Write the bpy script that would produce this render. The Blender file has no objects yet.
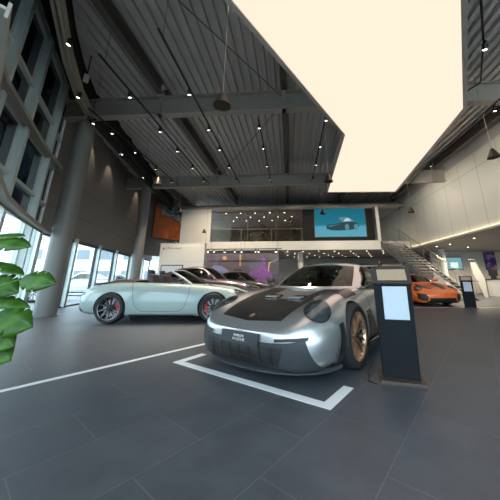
import bpy, bmesh, math, random
from mathutils import Vector, Matrix
from mathutils.bvhtree import BVHTree
random.seed(7)
SC = bpy.context.scene
COL = SC.collection
PI = math.pi
R = math.radians

# ------------------------------------------------------------------ materials
def pmat(name, col, rough=.5, metal=0., coat=0., spec=.5, emit=None, estr=0., noise=0., nscale=8., bump=0.):
    m = bpy.data.materials.new(name); m.use_nodes = True
    nt = m.node_tree; b = nt.nodes['Principled BSDF']
    b.inputs['Base Color'].default_value = (*col, 1)
    b.inputs['Roughness'].default_value = rough
    b.inputs['Metallic'].default_value = metal
    b.inputs['Coat Weight'].default_value = coat
    b.inputs['Coat Roughness'].default_value = .04
    b.inputs['Specular IOR Level'].default_value = spec
    if emit:
        b.inputs['Emission Color'].default_value = (*emit, 1)
        b.inputs['Emission Strength'].default_value = estr
    if noise or bump:
        tc = nt.nodes.new('ShaderNodeTexCoord'); n = nt.nodes.new('ShaderNodeTexNoise')
        n.inputs['Scale'].default_value = nscale; n.inputs['Detail'].default_value = 5
        nt.links.new(tc.outputs['Object'], n.inputs['Vector'])
        if noise:
            mr = nt.nodes.new('ShaderNodeMapRange')
            mr.inputs['To Min'].default_value = 1 - noise; mr.inputs['To Max'].default_value = 1 + noise
            nt.links.new(n.outputs['Fac'], mr.inputs['Value'])
            mx = nt.nodes.new('ShaderNodeVectorMath'); mx.operation = 'SCALE'
            mx.inputs[0].default_value = col
            nt.links.new(mr.outputs['Result'], mx.inputs['Scale'])
            nt.links.new(mx.outputs['Vector'], b.inputs['Base Color'])
        if bump:
            bp = nt.nodes.new('ShaderNodeBump'); bp.inputs['Strength'].default_value = bump
            bp.inputs['Distance'].default_value = .01
            nt.links.new(n.outputs['Fac'], bp.inputs['Height']); nt.links.new(bp.outputs['Normal'], b.inputs['Normal'])
    return m

def glassmat(name, tint, ior=1.45, rough=.0, extra=0.):
    """thin pane: tinted see-through plus a mirror share that grows at grazing angles"""
    m = bpy.data.materials.new(name); m.use_nodes = True
    nt = m.node_tree; nt.nodes.clear()
    o = nt.nodes.new('ShaderNodeOutputMaterial'); mx = nt.nodes.new('ShaderNodeMixShader')
    t = nt.nodes.new('ShaderNodeBsdfTransparent'); t.inputs['Color'].default_value = (*tint, 1)
    g = nt.nodes.new('ShaderNodeBsdfGlossy'); g.inputs['Roughness'].default_value = rough
    f0 = ((ior - 1) / (ior + 1)) ** 2
    lw = nt.nodes.new('ShaderNodeLayerWeight'); lw.inputs['Blend'].default_value = .5
    pw = nt.nodes.new('ShaderNodeMath'); pw.operation = 'POWER'; pw.inputs[1].default_value = 5
    nt.links.new(lw.outputs['Facing'], pw.inputs[0])
    f = nt.nodes.new('ShaderNodeMapRange'); f.inputs['To Min'].default_value = f0; f.inputs['To Max'].default_value = 1.
    nt.links.new(pw.outputs[0], f.inputs['Value'])
    nt.links.new(f.outputs[0], mx.inputs[0]); nt.links.new(t.outputs[0], mx.inputs[1]); nt.links.new(g.outputs[0], mx.inputs[2])
    nt.links.new(mx.outputs[0], o.inputs['Surface'])
    return m

def emat(name, col, s):
    m = bpy.data.materials.new(name); m.use_nodes = True
    nt = m.node_tree; nt.nodes.clear()
    o = nt.nodes.new('ShaderNodeOutputMaterial'); e = nt.nodes.new('ShaderNodeEmission')
    e.inputs['Color'].default_value = (*col, 1); e.inputs['Strength'].default_value = s
    nt.links.new(e.outputs[0], o.inputs['Surface'])
    return m

def panel_mat(name, col, seam, bw, bh, rough, mortar=.012, axis=('X', 'Z'), offset=0., var=.06):
    """sheet panels with fine joints, laid in object space on the two given axes"""
    m = bpy.data.materials.new(name); m.use_nodes = True
    nt = m.node_tree; b = nt.nodes['Principled BSDF']; b.inputs['Roughness'].default_value = rough
    tc = nt.nodes.new('ShaderNodeTexCoord'); sp = nt.nodes.new('ShaderNodeSeparateXYZ'); cb = nt.nodes.new('ShaderNodeCombineXYZ')
    nt.links.new(tc.outputs['Object'], sp.inputs[0])
    nt.links.new(sp.outputs[axis[0]], cb.inputs[0]); nt.links.new(sp.outputs[axis[1]], cb.inputs[1])
    br = nt.nodes.new('ShaderNodeTexBrick'); br.offset = offset
    br.inputs['Scale'].default_value = 1; br.inputs['Brick Width'].default_value = bw; br.inputs['Row Height'].default_value = bh
    br.inputs['Mortar Size'].default_value = mortar; br.inputs['Mortar Smooth'].default_value = .1
    br.inputs['Color1'].default_value = (*[c * (1 - var) for c in col], 1); br.inputs['Color2'].default_value = (*[c * (1 + var) for c in col], 1)
    br.inputs['Mortar'].default_value = (*seam, 1)
    nt.links.new(cb.outputs[0], br.inputs['Vector']); nt.links.new(br.outputs['Color'], b.inputs['Base Color'])
    return m

M = {}
M['silver'] = pmat('silver_paint', (.54, .54, .55), .31, .8, 1.)
M['mint'] = pmat('pale_mint_paint', (.32, .39, .38), .35, 0, 1.)
M['orange'] = pmat('orange_paint', (1., .16, .012), .3, 0, 1.)
M['plum'] = pmat('plum_paint', (.13, .10, .125), .28, .6, 1.)
M['taupe'] = pmat('taupe_paint', (.11, .10, .105), .28, .6, 1.)
M['sage'] = pmat('sage_paint', (.30, .48, .40), .3, .2, 1.)
M['white_car'] = pmat('white_paint', (.8, .8, .8), .3, 0, 1.)
M['grey_car'] = pmat('grey_paint', (.35, .37, .4), .3, .5, 1.)
M['carbon'] = pmat('carbon', (.018, .016, .015), .32, 0, .6)
M['black'] = pmat('black_plastic', (.012, .012, .013), .45)
M['satin'] = pmat('satin_grey', (.040, .042, .047), .5, 0., spec=.35)
M['rubber'] = pmat('tyre_rubber', (.018, .018, .019), .75, noise=.15, nscale=30)
M['well'] = pmat('wheel_well', (.008, .008, .008), .9)
M['interior'] = pmat('cabin_trim', (.02, .018, .017), .7, noise=.15, nscale=20)
M['seat'] = pmat('seat_leather', (.022, .016, .018), .5, noise=.1, nscale=20)
M['gold'] = pmat('gold_rim', (.72, .50, .36), .3, .9)
M['blackrim'] = pmat('black_rim', (.016, .016, .016), .35, .2, .2)
M['greyrim'] = pmat('machined_rim', (.55, .56, .58), .25, .95)
M['disc'] = pmat('brake_disc', (.32, .32, .33), .35, .9)
M['red'] = pmat('red_caliper', (.75, .01, .02), .3, 0, .5)
M['yellow'] = pmat('dark_caliper', (.05, .05, .05), .3, 0, .5)
M['carglass'] = glassmat('car_glass', (.55, .56, .53), 1.6)
M['lens'] = glassmat('headlight_lens', (.75, .78, .8), 1.5)
M['lampdark'] = pmat('lamp_bowl', (.26, .265, .27), .2, .5, .5)
M['chrome'] = pmat('chrome', (.8, .8, .8), .1, 1.)
M['lampwhite'] = pmat('lamp_reflector', (.45, .47, .5), .2, .6)
M['tail'] = pmat('tail_lens', (.06, .03, .035), .15, 0, .8)
M['mesh'] = None
M['white_text'] = pmat('white_lettering', (.85, .85, .85), .5)
M['black_text'] = pmat('black_lettering', (.02, .02, .02), .5)
M['steel'] = pmat('painted_steel', (.40, .36, .31), .55, .2, noise=.12, nscale=3)
M['purlin'] = pmat('dark_steel', (.12, .108, .098), .6, .2)
M['deck'] = pmat('roof_deck', (.52, .51, .50), .5, .2, noise=.1, nscale=2)
M['column'] = pmat('column_paint', (.22, .21, .20), .45, .1, noise=.05, nscale=3)
M['mullion'] = pmat('mullion_paint', (.66, .72, .70), .4, .3)
M['frame'] = pmat('frame_grey', (.06, .065, .07), .45, .3)
M['drape'] = pmat('black_drape', (.006, .006, .007), .9, noise=.4, nscale=6, bump=.5)
M['clear'] = glassmat('clear_glass', (.88, .93, .92), 1.45)
M['dark_glass'] = glassmat('tinted_glass', (.028, .042, .050), 1.8)
M['balu'] = glassmat('balustrade_glass', (.72, .74, .7), 1.35)
M['white_wall'] = pmat('white_wall_paint', (.62, .60, .56), .7, noise=.03, nscale=3)
M['offwhite'] = pmat('offwhite_panel', (.58, .55, .49), .5, noise=.03, nscale=4)
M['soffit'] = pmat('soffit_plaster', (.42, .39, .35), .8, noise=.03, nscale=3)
M['dim_wall'] = pmat('back_wall_paint', (.40, .36, .30), .8, noise=.15, nscale=1.2)
M['brown_dark'] = pmat('gallery_wall_paint', (.10, .075, .055), .7, noise=.2, nscale=1.5)
M['brown_wall'] = panel_mat('brown_panels', (.185, .172, .158), (.055, .05, .045), 2.1, 1.15, .45, .010, ('Y', 'Z'), var=.04)
M['right_wall'] = panel_mat('ribbed_panels', (.72, .68, .58), (.38, .36, .31), 1.25, 6., .5, .012, ('Y', 'Z'), var=.02)
M['band'] = pmat('grey_band', (.5, .48, .46), .6)
M['tape'] = pmat('white_tape', (.80, .82, .84), .5)
M['track'] = pmat('track_black', (.010, .010, .010), .5)
M['bulb'] = emat('warm_bulb', (1., .86, .66), 9.)
M['downbulb'] = emat('downlight_bulb', (1., .84, .62), 6.)
M['panel'] = emat('luminous_ceiling', (1.15, .885, .70), .82)
M['cove'] = emat('cove_strip', (1., .85, .62), 8.)
M['panel_frame'] = pmat('panel_frame', (.50, .47, .43), .5, .3)
M['bronze'] = pmat('bronze_shade', (.085, .062, .050), .35, .6)
M['bronze_in'] = pmat('shade_inside', (.015, .012, .01), .6)
M['wire'] = pmat('steel_wire', (.45, .42, .38), .4, .5)
M['kiosk'] = pmat('kiosk_black', (.012, .013, .016), .7, 0., spec=.15)
M['kioskhead'] = pmat('kiosk_head', (.045, .038, .033), .6, 0., spec=.3)
M['plinth'] = pmat('kiosk_base', (.075, .05, .04), .5)
M['paper'] = pmat('paper', (.56, .60, .66), .6)
M['scrbeige'] = pmat('beige_screen', (.42, .29, .20), .7, spec=.2)
M['leaf'] = None
M['stem'] = pmat('plant_stem', (.10, .22, .04), .5)
M['pot'] = pmat('pot_grey', (.12, .12, .12), .6, noise=.1)
M['soil'] = pmat('soil', (.03, .02, .012), .9, noise=.4, nscale=30, bump=.6)
M['asphalt'] = pmat('asphalt', (.42, .42, .42), .9, noise=.1, nscale=5)
M['ext_white'] = pmat('render_white', (.85, .85, .84), .8)
M['ext_win'] = pmat('office_window', (.16, .19, .22), .2, spec=.8)
M['ext_grey'] = pmat('grey_cladding', (.40, .42, .42), .7)
M['stairsteel'] = pmat('stair_steel', (.16, .15, .14), .45, .3)
M['tread'] = pmat('stair_tread', (.34, .31, .28), .6)
M['rail'] = pmat('handrail', (.42, .40, .36), .35, .8)
M['bush'] = pmat('bush_leaf', (.03, .07, .02), .7, noise=.4, nscale=12)
M['furn'] = pmat('dark_furniture', (.03, .026, .024), .5)
M['counter'] = pmat('counter_white', (.55, .53, .50), .4)

def leaf_material():
    m = bpy.data.materials.new('monstera_leaf'); m.use_nodes = True
    nt = m.node_tree; b = nt.nodes['Principled BSDF']; b.inputs['Roughness'].default_value = .42
    tc = nt.nodes.new('ShaderNodeTexCoord'); n = nt.nodes.new('ShaderNodeTexNoise'); n.inputs['Scale'].default_value = 9
    cr = nt.nodes.new('ShaderNodeValToRGB')
    cr.color_ramp.elements[0].position = .3; cr.color_ramp.elements[0].color = (.022, .095, .008, 1)
    cr.color_ramp.elements[1].position = .75; cr.color_ramp.elements[1].color = (.11, .27, .022, 1)
    nt.links.new(tc.outputs['Object'], n.inputs['Vector']); nt.links.new(n.outputs['Fac'], cr.inputs[0])
    nt.links.new(cr.outputs[0], b.inputs['Base Color'])
    t = nt.nodes.new('ShaderNodeBsdfTranslucent'); nt.links.new(cr.outputs[0], t.inputs['Color'])
    mx = nt.nodes.new('ShaderNodeMixShader'); mx.inputs[0].default_value = .35
    nt.links.new(b.outputs[0], mx.inputs[1]); nt.links.new(t.outputs[0], mx.inputs[2])
    nt.links.new(mx.outputs[0], nt.nodes['Material Output'].inputs['Surface'])
    return m
M['leaf'] = leaf_material()

def mesh_material():
    m = bpy.data.materials.new('intake_mesh'); m.use_nodes = True
    nt = m.node_tree; b = nt.nodes['Principled BSDF']; b.inputs['Roughness'].default_value = .5
    tc = nt.nodes.new('ShaderNodeTexCoord')
    sp = nt.nodes.new('ShaderNodeSeparateXYZ'); nt.links.new(tc.outputs['Object'], sp.inputs[0])
    cb = nt.nodes.new('ShaderNodeCombineXYZ'); nt.links.new(sp.outputs['Y'], cb.inputs[0]); nt.links.new(sp.outputs['Z'], cb.inputs[1])
    br = nt.nodes.new('ShaderNodeTexBrick'); br.offset = .5
    br.inputs['Scale'].default_value = 1; br.inputs['Brick Width'].default_value = .05; br.inputs['Row Height'].default_value = .022
    br.inputs['Mortar Size'].default_value = .004
    br.inputs['Color1'].default_value = (.006, .006, .006, 1); br.inputs['Color2'].default_value = (.010, .009, .009, 1); br.inputs['Mortar'].default_value = (.022, .020, .019, 1)
    nt.links.new(cb.outputs[0], br.inputs['Vector']); nt.links.new(br.outputs['Color'], b.inputs['Base Color'])
    return m
M['mesh'] = mesh_material()

# ------------------------------------------------------------------ object helpers
def tag(o, label=None, cat=None, group=None, kind=None):
    if label: o['label'] = label
    if cat: o['category'] = cat
    if group: o['group'] = group
    if kind: o['kind'] = kind
    return o

def empty(name, loc=(0, 0, 0), rz=0, label=None, cat=None, group=None):
    o = bpy.data.objects.new(name, None); COL.objects.link(o)
    o.location = loc; o.rotation_euler = (0, 0, rz); o.empty_display_size = .1
    return tag(o, label, cat, group)

def obj(name, bm, mats, parent=None, smooth=False, angle=None, loc=None):
    me = bpy.data.meshes.new(name); bm.normal_update(); bm.to_mesh(me); bm.free()
    for m in (mats if isinstance(mats, (list, tuple)) else [mats]): me.materials.append(m)
    if smooth:
        me.polygons.foreach_set('use_smooth', [True] * len(me.polygons))
        if angle is not None: me.set_sharp_from_angle(angle=R(angle))
    o = bpy.data.objects.new(name, me); COL.objects.link(o)
    if parent is not None: o.parent = parent
    if loc: o.location = loc
    return o

def struct(name, bm, mats, **k):
    return tag(obj(name, bm, mats, **k), kind='structure')

def dup(o, parent=None):
    c = o.copy(); COL.objects.link(c); c.parent = parent
    for ch in [x for x in SC.objects if x.parent == o]: dup(ch, c)
    return c

def copy_thing(o, loc, rz=None, label=None):
    kids = {}
    for x in list(SC.objects):
        if x.parent: kids.setdefault(x.parent, []).append(x)
    def rec(a, p):
        c = a.copy(); COL.objects.link(c); c.parent = p
        for ch in kids.get(a, []): rec(ch, c)
        return c
    c = rec(o, None); c.location = loc
    if rz is not None: c.rotation_euler.z = rz
    if label: c['label'] = label
    return c

def box(bm, lo, hi, mat=None, mi=0):
    v = [bm.verts.new((x, y, z)) for x in (lo[0], hi[0]) for y in (lo[1], hi[1]) for z in (lo[2], hi[2])]
    if mat is not None:
        for q in v: q.co = mat @ q.co
    fs = [(0, 1, 3, 2), (4, 6, 7, 5), (0, 4, 5, 1), (2, 3, 7, 6), (0, 2, 6, 4), (1, 5, 7, 3)]
    r = []
    for f in fs:
        g = bm.faces.new([v[i] for i in f]); g.material_index = mi; r.append(g)
    return v

def B(*boxes):
    bm = bmesh.new()
    for b in boxes: box(bm, *b)
    return bm

def bevel(bm, w, seg=2):
    bmesh.ops.bevel(bm, geom=list(bm.edges), offset=w, segments=seg, affect='EDGES', profile=.6)
    return bm

def prism(bm, pts, z0, z1, mi=0):
    a = [bm.verts.new((p[0], p[1], z0)) for p in pts]; b = [bm.verts.new((p[0], p[1], z1)) for p in pts]
    n = len(pts)
    fs = [bm.faces.new(a[::-1]), bm.faces.new(b)]
    for i in range(n): fs.append(bm.faces.new((a[i], a[(i + 1) % n], b[(i + 1) % n], b[i])))
    for f in fs: f.material_index = mi
    bmesh.ops.recalc_face_normals(bm, faces=fs)

def tube(bm, pts, r, n=8, mi=0, caps=True):
    pts = [Vector(p) for p in pts]; rings = []
    rr = r if isinstance(r, (list, tuple)) else [r] * len(pts)
    up = None
    for i, p in enumerate(pts):
        t = (pts[min(i + 1, len(pts) - 1)] - pts[max(i - 1, 0)]).normalized()
        if up is None:
            up = Vector((0, 0, 1)) if abs(t.z) < .9 else Vector((1, 0, 0))
        a = t.cross(up).normalized(); b = a.cross(t).normalized(); up = b
        rings.append([bm.verts.new(p + (a * math.cos(k * 2 * PI / n) + b * math.sin(k * 2 * PI / n)) * rr[i]) for k in range(n)])
    fs = []
    for i in range(len(rings) - 1):
        for k in range(n):
            fs.append(bm.faces.new((rings[i][k], rings[i][(k + 1) % n], rings[i + 1][(k + 1) % n], rings[i + 1][k])))
    if caps: fs += [bm.faces.new(rings[0][::-1]), bm.faces.new(rings[-1])]
    for f in fs: f.material_index = mi
    bmesh.ops.recalc_face_normals(bm, faces=fs)

def lathe(bm, prof, n=32, mat=None, mi=0, axis='Z', caps=True):
    """prof: (radius, height) pairs"""
    rings = []
    for r, h in prof:
        ring = []
        for k in range(n):
            a = 2 * PI * k / n
            p = (r * math.cos(a), r * math.sin(a), h) if axis == 'Z' else (r * math.cos(a), h, r * math.sin(a))
            v = bm.verts.new(p)
            if mat is not None: v.co = mat @ v.co
            ring.append(v)
        rings.append(ring)
    fs = []
    for i in range(len(rings) - 1):
        for k in range(n):
            fs.append(bm.faces.new((rings[i][k], rings[i][(k + 1) % n], rings[i + 1][(k + 1) % n], rings[i + 1][k])))
    for ring, flip in ((rings[0], 1), (rings[-1], 0)) if caps else ():
        if (ring[0].co - ring[n // 2].co).length > 1e-5:
            fs.append(bm.faces.new(ring[::-1] if flip else ring))
    for f in fs: f.material_index = mi
    bmesh.ops.recalc_face_normals(bm, faces=fs)

def text_bm(s, size, extrude=.001, align='CENTER', space=1.):
    cu = bpy.data.curves.new('lettering', 'FONT'); cu.body = s; cu.size = size; cu.extrude = extrude
    cu.align_x = align; cu.align_y = 'CENTER'; cu.space_character = space
    cu.resolution_u = 3
    o = bpy.data.objects.new('lettering', cu); COL.objects.link(o)
    dg = bpy.context.evaluated_depsgraph_get(); me = o.evaluated_get(dg).to_mesh()
    bm = bmesh.new(); bm.from_mesh(me)
    bpy.data.objects.remove(o); bpy.data.curves.remove(cu)
    return bm

def catmull(pts, t):
    n = len(pts) - 1; i = min(int(t), n - 1); f = t - i
    p0 = pts[max(i - 1, 0)]; p1 = pts[i]; p2 = pts[i + 1]; p3 = pts[min(i + 2, n)]
    return [.5 * (2 * b + (c - a) * f + (2 * a - 5 * b + 4 * c - d) * f * f + (3 * b - a - 3 * c + d) * f ** 3) for a, b, c, d in zip(p0, p1, p2, p3)]

def grid(bm, fn, nu, nv, mi=0, keep=None):
    V = [[None] * (nv + 1) for _ in range(nu + 1)]
    for i in range(nu + 1):
        for j in range(nv + 1):
            p = fn(i / nu, j / nv)
            if p is not None: V[i][j] = bm.verts.new(p)
    for i in range(nu):
        for j in range(nv):
            q = [V[i][j], V[i + 1][j], V[i + 1][j + 1], V[i][j + 1]]
            if all(q) and (keep is None or keep((i + .5) / nu, (j + .5) / nv)):
                f = bm.faces.new(q); f.material_index = mi
    for v in [v for v in bm.verts if not v.link_faces]: bm.verts.remove(v)

def thicken(bm, t):
    bmesh.ops.recalc_face_normals(bm, faces=bm.faces[:])
    bmesh.ops.solidify(bm, geom=bm.faces[:], thickness=t)
    return bm

def boolean(o, cutters):
    for c in cutters:
        md = o.modifiers.new('cut', 'BOOLEAN'); md.operation = 'DIFFERENCE'; md.object = c; md.solver = 'EXACT'
    dg = bpy.context.evaluated_depsgraph_get(); dg.update()
    me = bpy.data.meshes.new_from_object(o.evaluated_get(dg))
    o.modifiers.clear(); old = o.data; o.data = me; bpy.data.meshes.remove(old)
    for c in cutters:
        d = c.data; bpy.data.objects.remove(c); bpy.data.meshes.remove(d)

# ------------------------------------------------------------------ cars
#  x, zb, yb, (ys,zs), (yw1,zw1), (yw2,zw2), (yc,zc), (yh,zh), zt
BODY = [
 (2.285, .30, .26, (.34, .31), (.42, .35), (.42, .41), (.38, .455), (.24, .47), .475),
 (2.245, .16, .50, (.58, .18), (.63, .30), (.62, .41), (.56, .495), (.38, .51), .515),
 (2.13, .13, .66, (.75, .16), (.80, .31), (.79, .45), (.71, .605), (.48, .585), .585),
 (1.93, .12, .74, (.84, .17), (.885, .33), (.88, .54), (.73, .735), (.50, .66), .655),
 (1.68, .12, .76, (.88, .19), (.925, .36), (.92, .60), (.73, .83), (.50, .725), .715),
 (1.225, .13, .76, (.90, .20), (.935, .38), (.93, .66), (.75, .90), (.50, .80), .795),
 (.80, .13, .76, (.88, .18), (.91, .36), (.905, .64), (.79, .895), (.56, .875), .88),
 (.30, .13, .76, (.87, .17), (.895, .35), (.895, .64), (.825, .91), (.56, .925), .93),
 (-.40, .13, .76, (.875, .17), (.905, .35), (.90, .65), (.825, .925), (.56, .94), .945),
 (-.90, .14, .76, (.89, .19), (.935, .38), (.935, .68), (.83, .94), (.56, .955), .965),
 (-1.225, .15, .76, (.91, .21), (.955, .40), (.95, .70), (.81, .94), (.56, .955), .965),
 (-1.70, .17, .74, (.89, .23), (.94, .42), (.93, .67), (.77, .89), (.50, .90), .91),
 (-1.98, .20, .66, (.81, .27), (.86, .43), (.85, .63), (.70, .80), (.45, .83), .835),
 (-2.08, .26, .54, (.66, .32), (.72, .45), (.71, .61), (.58, .73), (.36, .75), .755),
 (-2.13, .38, .34, (.44, .42), (.50, .48), (.49, .57), (.42, .64), (.26, .66), .665)]

def body_cage(wide=1., table=BODY, flat_nose=False):
    bm = bmesh.new(); rings = []
    for x, zb, yb, s, w1, w2, c, h, zt in table:
        half = [(yb * .5, zb), (yb, zb), s, w1, w2, c, h, (h[0] * .45, (zt * .75 + h[1] * .25))]
        pts = [(0, zb)] + half + [(0, zt)] + [(-y, z) for y, z in half[::-1]]
        rings.append([bm.verts.new((x, y * wide, z)) for y, z in pts])
    n = len(rings[0])
    for i in range(len(rings) - 1):
        for k in range(n):
            bm.faces.new((rings[i][k], rings[i][(k + 1) % n], rings[i + 1][(k + 1) % n], rings[i + 1][k]))
    for ring in (rings[0], rings[-1]):                      # caps as quad strips
        for k in range(n // 2 - 1):
            a = ring[k + 1 if False else (k)] if False else None
        h = n // 2
        for k in range(0, h):
            q = [ring[k], ring[k + 1], ring[(n - k - 1) % n], ring[(n - k) % n]]
            u = []
            for v in q:
                if v not in u: u.append(v)
            if len(u) >= 3: bm.faces.new(u)
    bmesh.ops.recalc_face_normals(bm, faces=bm.faces[:])
    return bm

class Shell:
    """casts onto a car body to lay panels, lamps and lines on its skin"""
    def __init__(self, me):
        bm = bmesh.new(); bm.from_mesh(me); self.bvh = BVHTree.FromBMesh(bm); bm.free()
    def cast(self, o, d, off):
        d = Vector(d).normalized(); p, nrm, i, dist = self.bvh.ray_cast(Vector(o), d)
        if p is None: return None
        if nrm.dot(d) > 0: nrm = -nrm
        return p + nrm * off
    def front(self, y, z, off): return self.cast((6, y, z), (-1, 0, 0), off)
    def back(self, y, z, off): return self.cast((-6, y, z), (1, 0, 0), off)
    def top(self, x, y, off): return self.cast((x, y, 4), (0, 0, -1), off)
    def side(self, x, z, off, s): return self.cast((x, 4 * s, z), (0, -s, 0), off)

def lerp_line(pts, t):
    t *= len(pts) - 1; i = min(int(t), len(pts) - 2); f = t - i
    return [a + (b - a) * f for a, b in zip(pts[i], pts[i + 1])]

def patch(cast, bottom, top, off, nu=24, nv=8, thick=.004):
    bm = bmesh.new()
    def fn(u, v):
        a = lerp_line(bottom, u); b = lerp_line(top, u)
        return cast(a[0] + (b[0] - a[0]) * v, a[1] + (b[1] - a[1]) * v, off)
    grid(bm, fn, nu, nv)
    thicken(bm, -thick)
    return bm

def disc_patch(cast2, ra, rb, off, n=32, rings=6, bulge=0., r0=0., thick=.003, sq=2.):
    bm = bmesh.new(); V = []
    for k in range(rings + 1):
        q = r0 + (1 - r0) * k / rings; row = []
        for i in range(n):
            a = 2 * PI * i / n
            ca, sa = math.cos(a), math.sin(a)
            e = 2 / sq
            x = math.copysign(abs(ca) ** e, ca); y = math.copysign(abs(sa) ** e, sa)
            p = cast2(x * ra * max(q, .001), y * rb * max(q, .001), off + bulge * (1 - q * q))
            row.append(bm.verts.new(p) if p is not None else None)
        V.append(row)
    for k in range(rings):
        for i in range(n):
            q = [V[k][i], V[k][(i + 1) % n], V[k + 1][(i + 1) % n], V[k + 1][i]]
            if all(q): bm.faces.new(q)
    for v in [v for v in bm.verts if not v.link_faces]: bm.verts.remove(v)
    bmesh.ops.remove_doubles(bm, verts=bm.verts[:], dist=1e-4)
    thicken(bm, -thick)
    return bm

def ribbon(cast, pts, w, off=.002, step=.03):
    """a fine shut line or stripe laid along pts (2D) on the skin"""
    bm = bmesh.new(); P = []
    for a, b in zip(pts[:-1], pts[1:]):
        n = max(1, int(math.dist(a, b) / step))
        for i in range(n): P.append((a[0] + (b[0] - a[0]) * i / n, a[1] + (b[1] - a[1]) * i / n))
    P.append(pts[-1]); prev = None
    for i, p in enumerate(P):
        a = P[max(i - 1, 0)]; b = P[min(i + 1, len(P) - 1)]
        dx, dy = b[0] - a[0], b[1] - a[1]; L = math.hypot(dx, dy) or 1
        nx, ny = -dy / L * w / 2, dx / L * w / 2
        q = cast(p[0] + nx, p[1] + ny, off), cast(p[0] - nx, p[1] - ny, off)
        if None in q: prev = None; continue
        cur = [bm.verts.new(v) for v in q]
        if prev: bm.faces.new((prev[0], prev[1], cur[1], cur[0]))
        prev = cur
    for v in [v for v in bm.verts if not v.link_faces]: bm.verts.remove(v)
    thicken(bm, -.0015)
    return bm

def wheel(root, x, side, ytrack, r, w, style, rimmat, calmat, edge=None, nrim=10):
    """side +1 = car's left; outer face of the tyre at |y| = ytrack"""
    t = Matrix.Translation((x, side * (ytrack - w / 2), r))
    rr = r * .735
    bm = bmesh.new()
    prof = [(rr - .005, -w * .47), (rr + .01, -w * .5), (r - .03, -w * .5), (r - .006, -w * .40), (r, -w * .2), (r, w * .2), (r - .006, w * .40), (r - .03, w * .5), (rr + .01, w * .5), (rr - .005, w * .47), (rr - .02, w * .3), (rr - .02, -w * .3), (rr - .005, -w * .47)]
    lathe(bm, prof, 56, axis='Y', caps=False)
    wo = empty('wheel', t.translation); wo.parent = root
    obj('tyre', bm, M['rubber'], wo, True, 40)
    s = side
    bm = bmesh.new()
    bb = bmesh.new(); lathe(bb, [(rr - .03, -s * w * .45), (rr - .034, s * w * .28), (rr - .022, s * w * .28), (rr - .022, -s * w * .45), (rr - .03, -s * w * .45)], 56, axis='Y', caps=False)
    obj('rim_barrel', bb, M['black'], wo, True, 40)
    lathe(bm, [(rr - .020, s * w * .29), (rr - .024, s * w * .34), (rr - .012, s * w * .46), (rr + .004, s * w * .49), (rr + .004, s * w * .46), (rr - .010, s * w * .29), (rr - .020, s * w * .29)], 56, axis='Y', caps=False)
    yo = s * w * .44
    def spoke(a0, a1, r0, r1, w0, w1, y0, y1, th=.03):
        p0 = Vector((r0 * math.cos(a0), y0, r0 * math.sin(a0))); p1 = Vector((r1 * math.cos(a1), y1, r1 * math.sin(a1)))
        d = (p1 - p0).normalized(); n = Vector((0, s, 0)); q = d.cross(n).normalized()
        vs = []
        for p, ww in ((p0, w0), (p1, w1)):
            for aa, bb in ((1, 1), (-1, 1), (-1.25, -1), (1.25, -1)):
                vs.append(bm.verts.new(p + q * ww * aa * .5 + n * th * (bb - 1) * .5))
        fs = [bm.faces.new([vs[i] for i in f]) for f in ((0, 1, 2, 3), (7, 6, 5, 4), (0, 4, 5, 1), (1, 5, 6, 2), (2, 6, 7, 3), (3, 7, 4, 0))]
        bmesh.ops.recalc_face_normals(bm, faces=fs)
    for k in range(nrim):
        a = 2 * PI * k / nrim + .2
        da = PI / nrim
        if style == 'Y':          # spokes that fork towards the rim
            spoke(a, a, .045, rr * .60, .030, .022, yo - s * .035, yo - s * .008)
            spoke(a, a + da * .62, rr * .56, rr - .008, .019, .015, yo - s * .010, yo)
            spoke(a, a - da * .62, rr * .56, rr - .008, .019, .015, yo - s * .010, yo)
        else:                      # paired slim spokes
            spoke(a - .10, a + da * .30, .05, rr - .008, .019, .015, yo - s * .04, yo)
            spoke(a + .10, a - da * .30, .05, rr - .008, .019, .015, yo - s * .04, yo)
    lathe(bm, [(.075, yo - s * .075), (.075, yo - s * .03), (.055, yo - s * .015), (.0001, yo - s * .013)], 24, axis='Y')
    obj('rim', bm, rimmat, wo, True, 35)
    if edge:
        bm = bmesh.new()
        lathe(bm, [(rr - .006, s * w * .485), (rr + .003, s * w * .50), (rr + .004, s * w * .49), (rr - .006, s * w * .475), (rr - .006, s * w * .485)], 56, axis='Y', caps=False)
        for k in range(nrim):
            a = 2 * PI * k / nrim + .2; da = PI / nrim
            for q in (1,):
                spoke(a - .10 * q, a + da * .30 * q, .11, rr - .02, .006, .008, yo - s * .030, yo + s * .003, .004)
        obj('rim_edge', bm, edge, wo, True, 35)
    bm = bmesh.new(); lathe(bm, [(.028, yo - s * .02), (.028, yo + s * .004), (.0001, yo + s * .006)], 18, axis='Y')
    obj('hub_cap', bm, M['black'], wo, True, 35)
    bm = bmesh.new(); lathe(bm, [(.06, -s * .01), (rr * .80, -s * .01), (rr * .80, s * .015), (.06, s * .015), (.06, -s * .01)], 40, axis='Y', caps=False)
    obj('brake_disc', bm, M['disc'], wo, True, 35)
    bm = bmesh.new()
    ca = 0 if x < 0 else PI                                   # caliper faces the car's middle
    for k in range(7):
        a0 = ca - .7 + 1.4 * k / 7; a1 = ca - .7 + 1.4 * (k + 1) / 7
        q = []
        for a in (a0, a1):
            for rad in (rr * .52, rr * .86):
                for yy in (-s * .04, s * .055): q.append(bm.verts.new((rad * math.cos(a), yy, rad * math.sin(a))))
        for f in ((0, 1, 3, 2), (4, 6, 7, 5), (0, 4, 5, 1), (2, 3, 7, 6), (0, 2, 6, 4), (1, 5, 7, 3)): bm.faces.new([q[i] for i in f])
    bmesh.ops.remove_doubles(bm, verts=bm.verts[:], dist=1e-4)
    bmesh.ops.recalc_face_normals(bm, faces=bm.faces[:])
    obj('brake_caliper', bm, calmat, wo)
    return wo

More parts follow.
